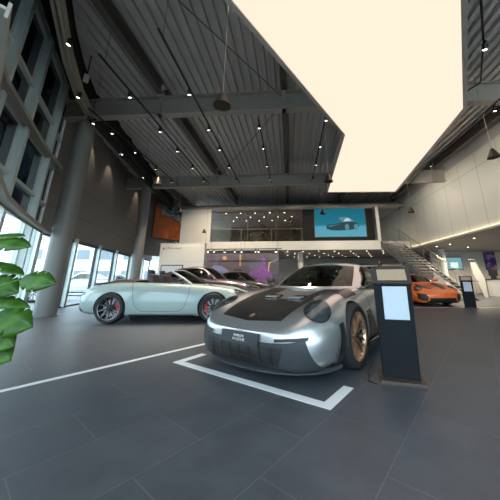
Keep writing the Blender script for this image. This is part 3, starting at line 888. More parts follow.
# ------------------------------------------------------------------ glass front
def frame_pt(a, b, f): return (a[0] + (b[0] - a[0]) * f, a[1] + (b[1] - a[1]) * f)
def local(a, b):
    d = (Vector(b) - Vector(a)).normalized()
    return Matrix.Translation((a[0], a[1], 0)) @ Matrix(((d.x, -d.y, 0, 0), (d.y, d.x, 0, 0), (0, 0, 1, 0), (0, 0, 0, 1))), (Vector(b) - Vector(a)).length
TR = [0, 2.62, 3.35, 4.65, 5.72, 7.25, 8.25]
wn = 0
for i in range(len(GL) - 1):
    a, b = GL[i], GL[i + 1]; m, L = local(a, b); near = i < NEAR
    # mullion at the start of the bay
    bm = bmesh.new(); box(bm, (-.075, -.20, 0), (.075, .06, 8.3 if near else 2.6), m); struct('mullion', bm, M['mullion'])
    top = 8.25 if near else 2.5
    bm = bmesh.new()
    zs = TR if near else [0, 2.5]
    for z in zs:
        box(bm, (.075, -.11, max(0, z - .05)), (L - .075, .05, z + .05), m)
    for u in (.075, L - .115): box(bm, (u, -.06, .05), (u + .04, .03, top), m)
    wn += 1
    w = struct('window_%d' % wn, bm, M['mullion'] if near else M['frame'])
    black = i == NEAR - 1
    for z0, z1 in zip(zs[:-1], zs[1:]):
        bm = bmesh.new(); box(bm, (.11, -.02, z0 + .05), (L - .11, .0, z1 - .05), m)
        low = z1 < 2.7
        obj('pane', bm, M['clear'] if low else (M['drape'] if black else M['dark_glass']), w)
    if not near:
        bm = bmesh.new(); box(bm, (0, -.12, 2.55), (L, .10, ZD + .1))
        o = struct('wall_left', bm, [M['brown_wall']]); o.matrix_world = m
sp_ = empty('loudspeaker', (-5.72, 5.62, 6.45), R(-40), 'small pale loudspeaker box hanging near the edge beam', 'loudspeaker')
obj('cabinet', B(((-.07, -.06, 0), (.07, .06, .2))), M['offwhite'], sp_); obj('grille', B(((-.06, -.065, .01), (.06, -.06, .19))), M['band'], sp_); obj('bracket', B(((-.015, -.015, .2), (.015, .015, ZD - 6.45))), M['track'], sp_)
# curved maintenance rails in front of the glass
for z, pts in ((2.42, [(-1.6, .9), (-2.9, 1.9), (-4.1, 2.95), (-5.06, 3.9), (-5.76, 4.77), (-6.57, 5.87), (-7.2, 6.8), (-7.62, 7.45)]), (4.6, [(-1.9, .7), (-3.2, 1.6), (-4.4, 2.6), (-5.29, 3.54), (-5.8, 4.32), (-6.3, 5.05), (-6.95, 6.05), (-7.65, 7.3)])):
    bm = bmesh.new()
    for a, b in zip(pts[:-1], pts[1:]):
        m, L = local(a, b); box(bm, (-.03, -.09, z), (L + .03, .09, z + .02), m); box(bm, (-.03, -.10, z - .045), (L + .03, -.085, z + .06), m); box(bm, (-.03, .085, z - .045), (L + .03, .10, z + .06), m)
    struct('trim_%d' % (1 if z < 3 else 2), bm, M['steel'])

# brown panelled wall seen from inside uses its own object space: rows run along the wall
# (the panels' X runs along each bay)
for o in SC.objects:
    pass

# ------------------------------------------------------------------ outside
bm = bmesh.new(); prism(bm, [(-90, -40), (60, -40), (60, -6.1), (4, -6.1), (.8, -5.7), (-1.7, -4.3), (-2.3, -2.2)] + [(x - .1, y) for x, y in GL] + [(-11.4, 90), (-90, 90)], -.14, -.02)
struct('ground', bm, M['asphalt'])
def building(name, x, y, rz, w, d, h, cols, rows, label, mat):
    r = empty(name, (x, y, -.02), R(rz), label, 'building')
    obj('facade', B(((0, 0, 0), (w, d, h))), mat, r)
    obj('parapet', B(((-.1, -.1, h), (w + .1, d + .1, h + .25))), M['ext_grey'], r)
    for i in range(cols):
        for j in range(rows):
            x0 = w * (i + .22) / cols; z0 = .9 + j * 3.1
            f = obj('window', B(((x0, -.05, z0), (x0 + w / cols * .56, .03, z0 + 1.5))), M['ext_grey'], r)
            obj('pane', B(((x0 + .06, -.07, z0 + .06), (x0 + w / cols * .56 - .06, -.04, z0 + 1.44))), M['ext_win'], f)
building('building', -40, 36, 8, 24, 10, 7.2, 7, 2, 'white office building with dark windows across the car park', M['ext_white'])
building('warehouse', -62, 14, 55, 20, 10, 5., 4, 1, 'low pale warehouse beyond the nearest street windows', M['ext_grey'])
make_car('car', (-14.6, 17.6, 0), 200, M['white_car'], 'white car parked outside behind the brown wall windows', 'coupe', ('twin', 'greyrim', None, 8), 'yellow', 1., .345, 1.15, 1.12, False, False)
make_car('car', (-16.6, 23.5, 0), 250, M['grey_car'], 'grey car parked outside in front of the office building', 'coupe', ('twin', 'greyrim', None, 8), 'yellow', 1., .345, 1.15, 1.12, False, False)
make_car('car', (-13.4, 11.6, 0), 215, M['grey_car'], 'silver grey car parked just outside the glass beside the big column', 'coupe', ('twin', 'greyrim', None, 8), 'yellow', 1., .345, 1.15, 1.12, False, False)

# ------------------------------------------------------------------ luminous ceiling panel
PZ = 5.7
P5 = [(-2.9, .2), (-.95, 3.23), (1.91, 7.66), (2.15, 13.45), (5.85, 13.6), (4.99, 6.52), (3.04, 3.48), (1.05, .38)]
ce = empty('ceiling_light', (2.3, 7.0, PZ), 0, 'huge angled luminous ceiling panel hung under the roof beams', 'ceiling light')
bm = bmesh.new(); prism(bm, [(x - 2.3, y - 7.0) for x, y in P5[::-1]], .03, .05); obj('diffuser', bm, M['panel'], ce)
def inset(pts, d):
    n = len(pts); out = []
    for i in range(n):
        p0, p1, p2 = Vector(pts[i - 1]), Vector(pts[i]), Vector(pts[(i + 1) % n])
        a = (p1 - p0).normalized(); b = (p2 - p1).normalized(); na = Vector((-a.y, a.x)); nb = Vector((-b.y, b.x)); q = (na + nb).normalized()
        out.append(p1 - q * d / max(.4, q.dot(na)))
    return out
bm = bmesh.new(); o_ = [Vector((x - 2.3, y - 7.0)) for x, y in P5]; out = inset(o_, -.10)
for i in range(len(o_)):
    j = (i + 1) % len(o_); prism(bm, [o_[i], o_[j], out[j], out[i]], 0, .22)
obj('rim_profile', bm, M['panel_frame'], ce)
bm = bmesh.new(); prism(bm, [(x - 2.3, y - 7.0) for x, y in P5[::-1]], .20, .22); obj('back_plate', bm, M['panel_frame'], ce)
bm = bmesh.new()
for x, y in ((.4, 1.7), (2.2, 6.2), (3.0, 6.9), (3.3, 12.9), (5.0, 12.9), (4.2, 6.2)): tube(bm, [(x - 2.3, y - 7, .2), (x - 2.3, y - 7, ZD - PZ)], .006, 5)
obj('hanger_wires', bm, M['wire'], ce)

# ------------------------------------------------------------------ ceiling tracks, spots and pendants
def make_spot():
    r = empty('spotlight')
    bm = bmesh.new(); box(bm, (-.02, -.06, -.03), (.02, .06, .0)); obj('adapter', bm, M['track'], r)
    bm = bmesh.new(); tube(bm, [(0, 0, -.03), (0, 0, -.07)], .012, 6); m = Matrix.Translation((0, 0, -.10)) @ Matrix.Rotation(R(18), 4, 'X')
    lathe(bm, [(.02, .06), (.045, .05), (.05, -.07), (.042, -.075), (.04, -.06), (.0001, -.058)], 18, m); obj('lamp_head', bm, M['track'], r, True, 40)
    bm = bmesh.new(); lathe(bm, [(.040, -.066), (.038, -.072), (.0001, -.072)], 16, m); obj('bulb', bm, M['bulb'], r)
    return r
spot0 = make_spot(); used = [False]
TZ = 6.0
def put_spot(x, y, z, rz, label, group):
    if used[0]: o = copy_thing(spot0, (x, y, z), rz, label)
    else: o = spot0; o.location = (x, y, z); o.rotation_euler.z = rz; o['label'] = label; used[0] = True
    o['category'] = 'spotlight'; o['group'] = group
    return o
def track(x, y0, y1, name, ys, label):
    bm = bmesh.new(); box(bm, (-.02, y0, 0), (.02, y1, .035))
    for y in (y0 + .2, (y0 + y1) / 2, y1 - .2): tube(bm, [(0, y, .03), (0, y, ZD - TZ)], .005, 5)
    o = obj('lighting_track', bm, M['track']); o.location = (x, 0, TZ); tag(o, label, 'lighting track', 'black ceiling tracks')
    for k, y in enumerate(ys): put_spot(x, y, TZ, 0, '%s black spotlight along %s' % (ORD[k], name), 'spotlights on the ceiling tracks')
YS = [5.6, 7.28, 8.63, 10.2, 11.75]
track(-4.32, 4.4, 12.6, 'the track over the pale open-top car', YS, 'long black ceiling track over the pale open-top car')
track(-2.65, 3.9, 12.6, 'the track over the middle aisle', YS, 'long black ceiling track over the middle aisle')
track(-6.02, 6.2, 12.6, 'the track beside the brown wall', YS[1:], 'black ceiling track beside the brown wall')
track(-.95, 7.0, 12.6, 'the track left of the luminous panel', YS[1:], 'black ceiling track just left of the luminous panel')
track(1.20, 6.9, 12.6, 'the track hard against the luminous panel', [7.0] + YS[2:], 'short black ceiling track hard against the luminous panel')
put_spot(-1.05, 3.45, TZ + .2, 0, 'black spotlight by the near left corner of the luminous panel', 'spotlights on the ceiling tracks')
put_spot(.02, 5.15, TZ + .2, 0, 'black spotlight by the slanting edge of the luminous panel', 'spotlights on the ceiling tracks')
def plain_track(pts, label):
    bm = bmesh.new(); tube(bm, pts, .022, 6); o = tag(obj('lighting_track', bm, M['track']), label, 'lighting track', 'black ceiling tracks')
plain_track([(3.35, 2.6, 6.0), (3.6, 3.72, 6.0), (4.28, 4.62, 6.0), (5.06, 5.85, 6.0), (4.5, 7.0, 6.0)], 'bent black track running past the right corner of the luminous panel')
put_spot(4.28, 4.62, 5.975, 0, 'black spotlight on the bent track at the top right', 'spotlights on the ceiling tracks')
plain_track([(6.02, 5.0, 6.0), (6.07, 6.8, 6.0), (6.2, 10.56, 6.0), (6.63, 15.0, 6.0)], 'long black track between the luminous panel and the ribbed wall')
for y, w in ((6.8, 'near'), (10.56, 'far')): put_spot(6.1 + (y - 6.8) * .03, y, 5.975, 0, '%s black spotlight on the track along the ribbed wall' % w, 'spotlights on the ceiling tracks')
WS = [(-4.81, 4.13), (-5.95, 5.74), (-6.46, 6.96), (-6.89, 9.09), (-7.39, 11.52)]
for k, (x, y) in enumerate(WS): put_spot(x + .02, y, 6.18, PI / 2, '%s spotlight under the edge beam by the glass front' % ORD[k], 'spotlights under the edge beam')

for k, (x, y) in enumerate(((-8.1, 9.35), (-8.55, 11.2), (-9.6, 15.2))): put_spot(x, y, ZD - .02, PI / 2, '%s wall-washing spotlight high above the brown wall' % ORD[k], 'spotlights washing the brown wall')

def make_pendant():
    r = empty('pendant_lamp')
    bm = bmesh.new(); lathe(bm, [(.03, .26), (.045, .24), (.148, 0), (.140, .002), (.04, .21), (.0001, .215)], 32); obj('shade', bm, M['bronze'], r, True, 50)
    bm = bmesh.new(); lathe(bm, [(.135, .012), (.0001, .014)], 28); obj('louvre', bm, M['bronze_in'], r)
    bm = bmesh.new(); tube(bm, [(0, 0, .25), (0, 0, ZD - 4.0)], .006, 6); obj('cable', bm, M['wire'], r)
    bm = bmesh.new(); lathe(bm, [(.05, ZD - 4.06), (.05, ZD - 4.0)], 16); obj('ceiling_rose', bm, M['bronze'], r, True, 50)
    return r
pen0 = make_pendant()
PEN = [(-1.09, 3.55, 3.80, 'large bronze cone pendant nearest the camera, left of the luminous panel'),
       (1.26, 7.62, 4.02, 'bronze cone pendant at the inner corner of the luminous panel'),
       (1.7, 12.57, 4.24, 'bronze cone pendant hanging in front of the blue screen'),
       (5.51, 6.54, 4.18, 'bronze cone pendant hanging before the near end of the ribbed wall'),
       (5.69, 11.81, 4.05, 'bronze cone pendant hanging above the staircase'),
       (-4.29, 7.51, 4.00, 'bronze cone pendant over the pale open-top car'),
       (-5.13, 11.07, 4.05, 'bronze cone pendant hanging by the orange and blue picture'),
       (-5.85, 16.75, 4.12, 'dark cone pendant in front of the white upper wall')]
for k, (x, y, z, lb) in enumerate(PEN):
    o = copy_thing(pen0, (x, y, z)) if k else pen0
    o.location = (x, y, z); tag(o, lb, 'pendant lamp', 'bronze cone pendants')
    for c in list(o.children):
        if c.name.startswith('cable') or c.name.startswith('ceiling_rose'): pass
    if k == 0: pass

# ------------------------------------------------------------------ gallery at the back
GY, GZ0, GZ1 = 18.8, 3.13, 3.72
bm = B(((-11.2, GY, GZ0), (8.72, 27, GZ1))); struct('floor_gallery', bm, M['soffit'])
bm = B(((-6.05, GY - .06, GZ0), (6.55, GY - .005, GZ1 + .06))); struct('trim_3', bm, M['white_wall'])
bm = B(((-8.4, GY - .1, GZ0 + .02), (-6.05, GY + .1, 6.35))); struct('wall_back', bm, M['white_wall'])
bm = B(((-8.6, GY - .15, 6.32), (8.5, GY + .1, 6.48))); struct('trim_4', bm, M['steel'])
bm = B(((-11.5, 26.6, 0), (17.9, 26.8, 3.13)), ((-11.5, 26.6, 3.13), (9, 26.8, ZD + .1))); struct('wall_rear', bm, M['dim_wall'])
bm = B(((1.0, GY + .35, GZ1), (6.35, GY + .45, 6.32))); struct('wall_screen', bm, M['well'])
bm = B(((6.40, GY - .12, GZ1), (6.62, GY + .1, 6.32))); struct('trim_5', bm, M['white_wall'])
bm = B(((-6.0, GY + 6.5, GZ1), (1.0, GY + 6.6, 6.3))); struct('wall_gallery', bm, M['brown_dark'])
bm = B(((-6.1, GY, 6.30), (8.3, 26.5, 6.36))); struct('ceiling_upper', bm, M['deck'])
# balustrade
ba = empty('balustrade', (-6.0, GY + .02, GZ1), 0, 'glass balustrade with steel rail along the gallery edge', 'balustrade')
obj('glass_panel', B(((0, 0, .05), (6.95, .015, 1.0))), M['balu'], ba)
obj('handrail', B(((0, -.01, 1.0), (6.95, .03, 1.03))), M['frame'], ba)
for k in range(4): obj('post', B(((k * 2.3, -.02, 0), (k * 2.3 + .03, .03, 1.0))), M['frame'], ba)
# upper window wall dividers of the gallery
for x in (-3.6, -1.2): struct('mullion', B(((x, GY + 2.2, GZ1), (x + .08, GY + 2.3, 6.3))), M['frame'])

# blue screen with its picture of a car
def screen_material():
    m = bpy.data.materials.new('screen_picture'); m.use_nodes = True
    nt = m.node_tree; nt.nodes.clear()
    o = nt.nodes.new('ShaderNodeOutputMaterial'); e = nt.nodes.new('ShaderNodeEmission')
    tc = nt.nodes.new('ShaderNodeTexCoord'); sp = nt.nodes.new('ShaderNodeSeparateXYZ'); nt.links.new(tc.outputs['Object'], sp.inputs[0])
    cr = nt.nodes.new('ShaderNodeValToRGB'); mr = nt.nodes.new('ShaderNodeMapRange')
    mr.inputs['From Min'].default_value = 0; mr.inputs['From Max'].default_value = 2.2
    nt.links.new(sp.outputs['Z'], mr.inputs['Value']); nt.links.new(mr.outputs[0], cr.inputs[0])
    cr.color_ramp.elements[0].color = (.11, .38, .50, 1); cr.color_ramp.elements[1].color = (.012, .14, .20, 1)
    el = cr.color_ramp.elements.new(.34); el.color = (.10, .36, .47, 1); el = cr.color_ramp.elements.new(.42); el.color = (.02, .19, .26, 1)
    nt.links.new(cr.outputs[0], e.inputs['Color']); e.inputs['Strength'].default_value = .78
    nt.links.new(e.outputs[0], o.inputs['Surface'])
    return m
sc = empty('video_screen', (1.92, GY + .25, 4.13), 0, 'large video screen with a blue picture of a car above the gallery edge', 'screen')
obj('casing', B(((-.05, 0, -.05), (3.85, .10, 2.24))), M['track'], sc)
obj('display', B(((0, -.012, 0), (3.80, .0, 2.19))), screen_material(), sc)
def shape(pts, z, y, mat, name, par, t=.006):
    bm = bmesh.new(); a = [bm.verts.new((p[0], y, p[1])) for p in pts]; b = [bm.verts.new((p[0], y - t, p[1])) for p in pts]; n = len(pts)
    bm.faces.new(a); bm.faces.new(b[::-1])
    for i in range(n): bm.faces.new((a[i], a[(i + 1) % n], b[(i + 1) % n], b[i]))
    bmesh.ops.recalc_face_normals(bm, faces=bm.faces[:])
    return obj(name, bm, mat, par)
E1 = emat('screen_dark', (.030, .07, .085), .8); E2 = emat('screen_mid', (.12, .24, .29), .8); E3 = emat('screen_light', (.45, .62, .66), .8)
disp = [c for c in sc.children if c.name.startswith('display')][0]
shape([(.85, .62), (1.2, .50), (1.7, .46), (2.2, .48), (2.7, .52), (3.2, .60), (3.3, .80), (3.2, 1.02), (2.9, 1.15), (2.4, 1.18), (1.9, 1.05), (1.3, .95), (.9, .90)], 0, -.013, E1, 'picture_body', disp)
shape([(2.1, 1.12), (3.0, 1.15), (2.75, 1.38), (2.4, 1.50), (2.0, 1.50), (1.8, 1.42)], 0, -.015, E2, 'picture_cabin', disp)
shape([(2.15, 1.15), (2.75, 1.2), (2.6, 1.4), (2.35, 1.42)], 0, -.022, E3, 'picture_glint', disp)
shape([(1.0, .82), (1.9, .95), (2.3, 1.05), (1.7, .90), (1.1, .76)], 0, -.022, E2, 'picture_flank', disp)
for cx in (2.40, 3.08):
    shape([(cx + .16 * math.cos(k * PI / 9), .72 + .24 * math.sin(k * PI / 9)) for k in range(18)], 0, -.024, E2, 'picture_wheel', disp)

# mural behind the cars
def mural_material():
    m = bpy.data.materials.new('mural_print'); m.use_nodes = True
    nt = m.node_tree; b = nt.nodes['Principled BSDF']; b.inputs['Roughness'].default_value = .5
    tc = nt.nodes.new('ShaderNodeTexCoord'); n = nt.nodes.new('ShaderNodeTexNoise'); n.inputs['Scale'].default_value = .9; n.inputs['Detail'].default_value = 4
    nt.links.new(tc.outputs['Object'], n.inputs['Vector'])
    cr = nt.nodes.new('ShaderNodeValToRGB')
    cr.color_ramp.elements[0].position = .3; cr.color_ramp.elements[0].color = (.07, .05, .06, 1)
    cr.color_ramp.elements[1].position = .72; cr.color_ramp.elements[1].color = (.12, .13, .21, 1)
    el = cr.color_ramp.elements.new(.5); el.color = (.10, .075, .09, 1)
    nt.links.new(n.outputs['Fac'], cr.inputs[0]); nt.links.new(cr.outputs[0], b.inputs['Base Color'])
    return m
mu = empty('wall_mural', (-5.95, 18.0, 0), 0, 'wide dark mural with a blue car, a glowing lamp and a purple figure', 'mural')
pn = obj('print_panel', B(((0, 0, .02), (5.15, .12, 2.82))), mural_material(), mu)
blob = lambda cx, cz, a, b, n=22, w=.12: [(cx + a * math.cos(2 * PI * k / n) * (1 + w * math.sin(3.1 * k)), cz + b * math.sin(2 * PI * k / n) * (1 + w * math.cos(2.3 * k))) for k in range(n)]
c1 = pmat('mural_blue', (.15, .17, .34), .5, noise=.5, nscale=3); c2 = pmat('mural_purple', (.20, .075, .27), .5, noise=.7, nscale=4); c3 = pmat('mural_orange', (.55, .26, .13), .5); c4 = pmat('mural_gold', (.65, .50, .33), .5); c5 = pmat('mural_dark', (.018, .015, .018), .5)
shape([(.1, 1.35), (.2, 1.75), (.55, 1.98), (1.1, 1.95), (1.5, 1.72), (1.75, 1.5), (1.5, 1.3), (.7, 1.22)], 0, -.001, c1, 'blue_shape', pn)
shape([(1.7, .9), (1.75, 1.5), (2.1, 1.75), (2.55, 1.7), (2.85, 1.3), (2.6, .8)], 0, -.001, c5, 'dark_shape', pn)
shape(blob(1.3, 2.52, .15, .13), 0, -.002, c3, 'lamp_glow', pn)
shape([(2.38, 1.95), (2.48, 1.95), (2.5, 2.78), (2.36, 2.78)], 0, -.002, c3, 'light_streak', pn)
shape([(2.9, 1.2), (3.1, 1.55), (3.5, 1.72), (3.82, 1.95), (3.92, 2.02), (3.88, 2.25), (3.95, 2.46), (4.08, 2.52), (4.22, 2.44), (4.26, 2.22), (4.2, 2.0), (4.45, 1.82), (4.68, 1.4), (4.8, .9), (4.7, .5), (3.6, .5), (3.5, 1.15), (3.3, 1.3)], 0, -.003, c2, 'purple_figure', pn)
shape([(4.4, 1.6), (4.46, 2.2), (5.05, 2.4), (5.06, 2.34), (4.52, 2.14), (4.46, 1.6)], 0, -.004, c4, 'gold_line', pn)

# white partition with lettering and a small screen
pw = empty('partition', (-8.15, 15.5, 0), 0, 'white partition with small lettering and a screen behind the open-top car', 'partition')
obj('panel', B(((0, 0, 0), (2.85, .35, 3.2))), M['white_wall'], pw)
obj('panel_joint', B(((.02, -.006, 2.08), (2.83, .0, 2.10))), M['band'], pw)
obj('cap', B(((-.02, -.02, 3.2), (2.87, .37, 3.24))), M['offwhite'], pw)
bm = text_bm('E-Performance', .17, .003, 'LEFT'); bmesh.ops.transform(bm, matrix=Matrix(((1, 0, 0, .36), (0, 0, -1, -.004), (0, 1, 0, 2.93), (0, 0, 0, 1))), verts=bm.verts[:])
obj('lettering', bm, M['black_text'], pw)
obj('logo_square', B(((.18, -.005, 2.85), (.28, 0, 2.95))), M['black_text'], pw)
s_ = obj('screen', B(((.20, -.05, 1.16), (1.60, -.01, 1.90))), M['frame'], pw)
obj('display', B(((.26, -.055, 1.22), (1.54, -.05, 1.84))), emat('pale_display', (.50, .55, .55), .8), s_)
# orange and blue picture
def picture_material():
    m = bpy.data.materials.new('abstract_picture'); m.use_nodes = True
    nt = m.node_tree; b = nt.nodes['Principled BSDF']; b.inputs['Roughness'].default_value = .4
    tc = nt.nodes.new('ShaderNodeTexCoord'); n = nt.nodes.new('ShaderNodeTexNoise'); n.inputs['Scale'].default_value = 1.3; n.inputs['Detail'].default_value = 5; n.inputs['Distortion'].default_value = .6
    nt.links.new(tc.outputs['Object'], n.inputs['Vector'])
    sp = nt.nodes.new('ShaderNodeSeparateXYZ'); nt.links.new(tc.outputs['Object'], sp.inputs[0])
    mr = nt.nodes.new('ShaderNodeMapRange'); mr.inputs['From Max'].default_value = 2.6; mr.inputs['To Min'].default_value = -.22; mr.inputs['To Max'].default_value = .22
    nt.links.new(sp.outputs['Z'], mr.inputs['Value'])
    mr2 = nt.nodes.new('ShaderNodeMapRange'); mr2.inputs['From Max'].default_value = 2.1; mr2.inputs['To Min'].default_value = -.20; mr2.inputs['To Max'].default_value = .16
    nt.links.new(sp.outputs['X'], mr2.inputs['Value'])
    a0 = nt.nodes.new('ShaderNodeMath'); a0.operation = 'ADD'; nt.links.new(mr2.outputs[0], a0.inputs[0]); nt.links.new(mr.outputs[0], a0.inputs[1])
    ad = nt.nodes.new('ShaderNodeMath'); ad.operation = 'ADD'; nt.links.new(n.outputs['Fac'], ad.inputs[0]); nt.links.new(a0.outputs[0], ad.inputs[1])
    cr = nt.nodes.new('ShaderNodeValToRGB'); e = cr.color_ramp.elements
    e[0].position = .15; e[0].color = (.42, .10, .03, 1); e[1].position = .9; e[1].color = (.05, .06, .08, 1)
    for p, c in ((.42, (.50, .12, .03, 1)), (.55, (.22, .05, .02, 1)), (.66, (.35, .42, .46, 1)), (.76, (.08, .14, .20, 1))):
        q = e.new(p); q.color = c
    nt.links.new(ad.outputs[0], cr.inputs[0]); nt.links.new(cr.outputs[0], b.inputs['Base Color'])
    return m
PX, PY = -9.95, 17.6
pic = empty('picture', (PX, PY, 4.0), R(52), 'tall orange and blue abstract picture high between two columns', 'picture')
obj('canvas', B(((0, 0, 0), (2.1, .06, 2.55))), picture_material(), pic)
obj('backing_frame', B(((-.04, .06, -.04), (2.14, .10, 2.59))), M['frame'], pic)
m_, L_ = local((-11.0, 17.0), (-8.2, 20.6))
bm = bmesh.new(); box(bm, (0, -.1, 2.7), (L_, .1, ZD + .1), m_); struct('wall_corner', bm, M['brown_wall'])
# hanging display tracks in front of the gallery edge
for z, y, n, lb in ((3.02, 17.2, 4, 'upper black display track hung in front of the gallery edge'), (2.86, 15.9, 5, 'lower black display track hung above the mural')):
    bm = bmesh.new(); box(bm, (-5.7, y - .025, z), (-.55, y + .025, z + .05))
    for x in (-5.4, -3.1, -.8): tube(bm, [(x, y, z + .05), (x, y, ZD)], .006, 5)
    tag(obj('lighting_track', bm, M['track']), lb, 'lighting track', 'display tracks over the mural')
    for k in range(n): put_spot(-5.2 + k * 4.3 / (n - 1), y, z - .004, PI, '%s spotlight from the left on the %s display track' % (['first', 'second', 'third', 'fourth', 'fifth'][k], 'upper' if z > 2.9 else 'lower'), 'spotlights on the display tracks')

# downlights in the soffits: all alike within each field
def make_downlight():
    r = empty('downlight')
    bm = bmesh.new(); lathe(bm, [(.055, .0), (.075, .0), (.075, -.012), (.055, -.012), (.055, 0)], 20, caps=False); obj('trim_ring', bm, M['offwhite'], r)
    bm = bmesh.new(); lathe(bm, [(.045, -.002), (.045, -.016), (.03, -.024), (.0001, -.027)], 16); obj('bulb', bm, M['downbulb'], r)
    return r
dl0 = make_downlight(); first = True
def put_down(x, y, z, label, group):
    global first
    o = dl0 if first else copy_thing(dl0, (x, y, z)); first = False
    o.location = (x, y, z); tag(o, label, 'downlight', group)
for i in range(7):
    for j in range(4):
        put_down(-.2 + i * 1.2 + (j % 2) * .6, 19.7 + j * 1.6, GZ0, 'small round downlight in the dim soffit under the gallery', 'downlights under the gallery')
for i in range(5):
    for j in range(3):
        put_down(-5.2 + i * 1.2 + (j % 2) * .6, 19.9 + j * 1.4, 6.30, 'small round downlight in the ceiling over the gallery', 'downlights over the gallery')
for x, y, lb in ((9.53, 13.64, 'round downlight in the right soffit nearest the stairs'), (9.66, 15.92, 'round downlight in the right soffit above the white column'), (9.46, 17.0, 'faint round downlight in the right soffit behind the ribbed wall edge'), (11.72, 17.5, 'round downlight in the right soffit above the small kiosk'), (12.07, 15.0, 'round downlight in the right soffit at the picture edge')):
    put_down(x, y, 3.1, lb, 'downlights in the right soffit')

# gallery plants and shelves seen through the balustrade
def bushplant(x, y, z, h, label, seed):
    rnd = random.Random(seed); r = empty('potted_plant', (x, y, z), 0, label, 'plant', 'plants on the gallery')
    bm = bmesh.new(); lathe(bm, [(.14, 0), (.2, .4), (.18, .4), (.16, .34), (.0001, .34)], 20); obj('pot', bm, M['pot'], r, True, 40)
    bm = bmesh.new(); tube(bm, [(0, 0, .3), (0, 0, h * .75)], .02, 6); obj('stem', bm, M['stem'], r)
    bm = bmesh.new()
    for k in range(130):
        a = rnd.uniform(0, 2 * PI); t = rnd.random(); rad = .42 * math.sin(PI * (.15 + .8 * t)) * rnd.uniform(.3, 1)
        c = Vector((math.cos(a) * rad, math.sin(a) * rad, h * (.35 + .65 * t))); d = Vector((math.cos(a), math.sin(a), rnd.uniform(-.3, .7))).normalized(); q = d.cross(Vector((0, 0, 1))).normalized(); L = rnd.uniform(.14, .24)
        v = [bm.verts.new(c), bm.verts.new(c + d * L * .5 + q * L * .22), bm.verts.new(c + d * L), bm.verts.new(c + d * L * .5 - q * L * .22)]
        bm.faces.new(v)
    obj('foliage', bm, M['bush'], r)
bushplant(-2.2, GY + .9, GZ1, 1.5, 'dark leafy plant in a pot behind the middle of the balustrade', 3)
bushplant(.1, GY + 1.0, GZ1, 1.9, 'taller leafy plant in a pot at the right end of the balustrade', 4)
bushplant(-1.1, 20.4, 0, 2.0, 'leafy plant in a pot below the gallery beside the mural', 5)
for x, w, h, lb in ((-5.3, 1.5, .9, 'low dark cabinet at the left end of the gallery'), (-3.4, 1.0, 1.4, 'tall dark cabinet in the middle of the gallery')):
    r = empty('cabinet', (x, GY + 3.2, GZ1), 0, lb, 'cabinet'); obj('carcass', B(((0, 0, .08), (w, .5, h))), M['furn'], r); obj('plinth', B(((.04, .04, 0), (w - .04, .46, .08))), M['track'], r)
    for k in range(2): obj('door', B(((w * k / 2 + .01, -.02, .1), (w * (k + 1) / 2 - .01, 0, h - .02))), M['furn'], r)
# low dark showcase wall under the gallery
r = empty('showcase', (1.6, 24.0, 0), 0, 'long dark showcase standing below the gallery behind the silver car', 'showcase')
obj('carcass', B(((0, 0, 0), (6.2, .6, 2.35))), M['furn'], r); obj('top', B(((-.03, -.03, 2.35), (6.23, .63, 2.40))), M['track'], r)
for k in range(6): obj('glass_door', B(((k * 1.03 + .04, -.02, .3), (k * 1.03 + 1.0, 0, 2.25))), M['dark_glass'], r)

# ------------------------------------------------------------------ right side: ribbed upper wall, soffit, counter
RX = 8.6
bm = B(((RX, -6, 3.24), (RX + .12, 26.8, 6.72))); struct('wall_right', bm, M['right_wall'])
bm = B(((RX + .02, -6, 6.72), (RX + .12, 26.8, ZD + .1))); struct('trim_6', bm, M['band'])
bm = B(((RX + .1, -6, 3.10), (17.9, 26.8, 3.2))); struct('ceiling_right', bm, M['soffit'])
bm = B(((RX - .10, -6, 3.12), (RX + .1, 18.7, 3.16)), ((RX - .10, -6, 3.16), (RX - .08, 18.7, 3.20))); struct('trim_7', bm, M['offwhite'])
bm = B(((RX - .07, -6, 3.165), (RX - .02, 18.7, 3.185))); tag(obj('cove_light', bm, M['cove']), 'warm strip of light along the foot of the ribbed right wall', 'strip light')
struct('wall_far_right', B(((17.8, -6, 0), (18.0, 27, 3.2))), M['offwhite'])
# the glass front goes on behind the camera
BG = [(18, -6), (14.5, -6), (11, -6), (7.5, -6), (4, -6), (.8, -5.6), (-1.6, -4.2), (-2.2, -2.2), (-2.2, -.5)]
for a, b in zip(BG[:-1], BG[1:]):
    m, L = local(a, b); bm = bmesh.new(); box(bm, (-.06, -.1, 0), (.06, .1, 8.3), m); struct('mullion', bm, M['mullion'])
    wn += 1; bm = bmesh.new()
    for z in (0, 3.4, 8.25): box(bm, (.06, -.06, max(0, z - .05)), (L - .06, .06, z + .05), m)
    w = struct('window_%d' % wn, bm, M['frame'])
    for z0, z1 in ((.05, 3.35), (3.45, 8.2)):
        bm = bmesh.new(); box(bm, (.06, -.01, z0), (L - .06, .01, z1), m); obj('pane', bm, M['clear'], w)
struct('wall_reception', B(((10.9, 20.6, 0), (17.8, 20.8, 3.12))), M['offwhite'])
t = empty('wall_mounted_television', (11.75, 20.5, 1.75), 0, 'teal lit television on the wall behind the staircase', 'television')
obj('casing', B(((0, 0, 0), (1.35, .06, .95))), M['frame'], t); obj('display', B(((.05, -.01, .05), (1.30, 0, .90))), emat('teal_display', (.16, .32, .33), 1.), t)
obj('bright_image', B(((.45, -.014, .15), (1.0, -.01, .55))), emat('white_display', (.6, .8, .8), 1.), t)
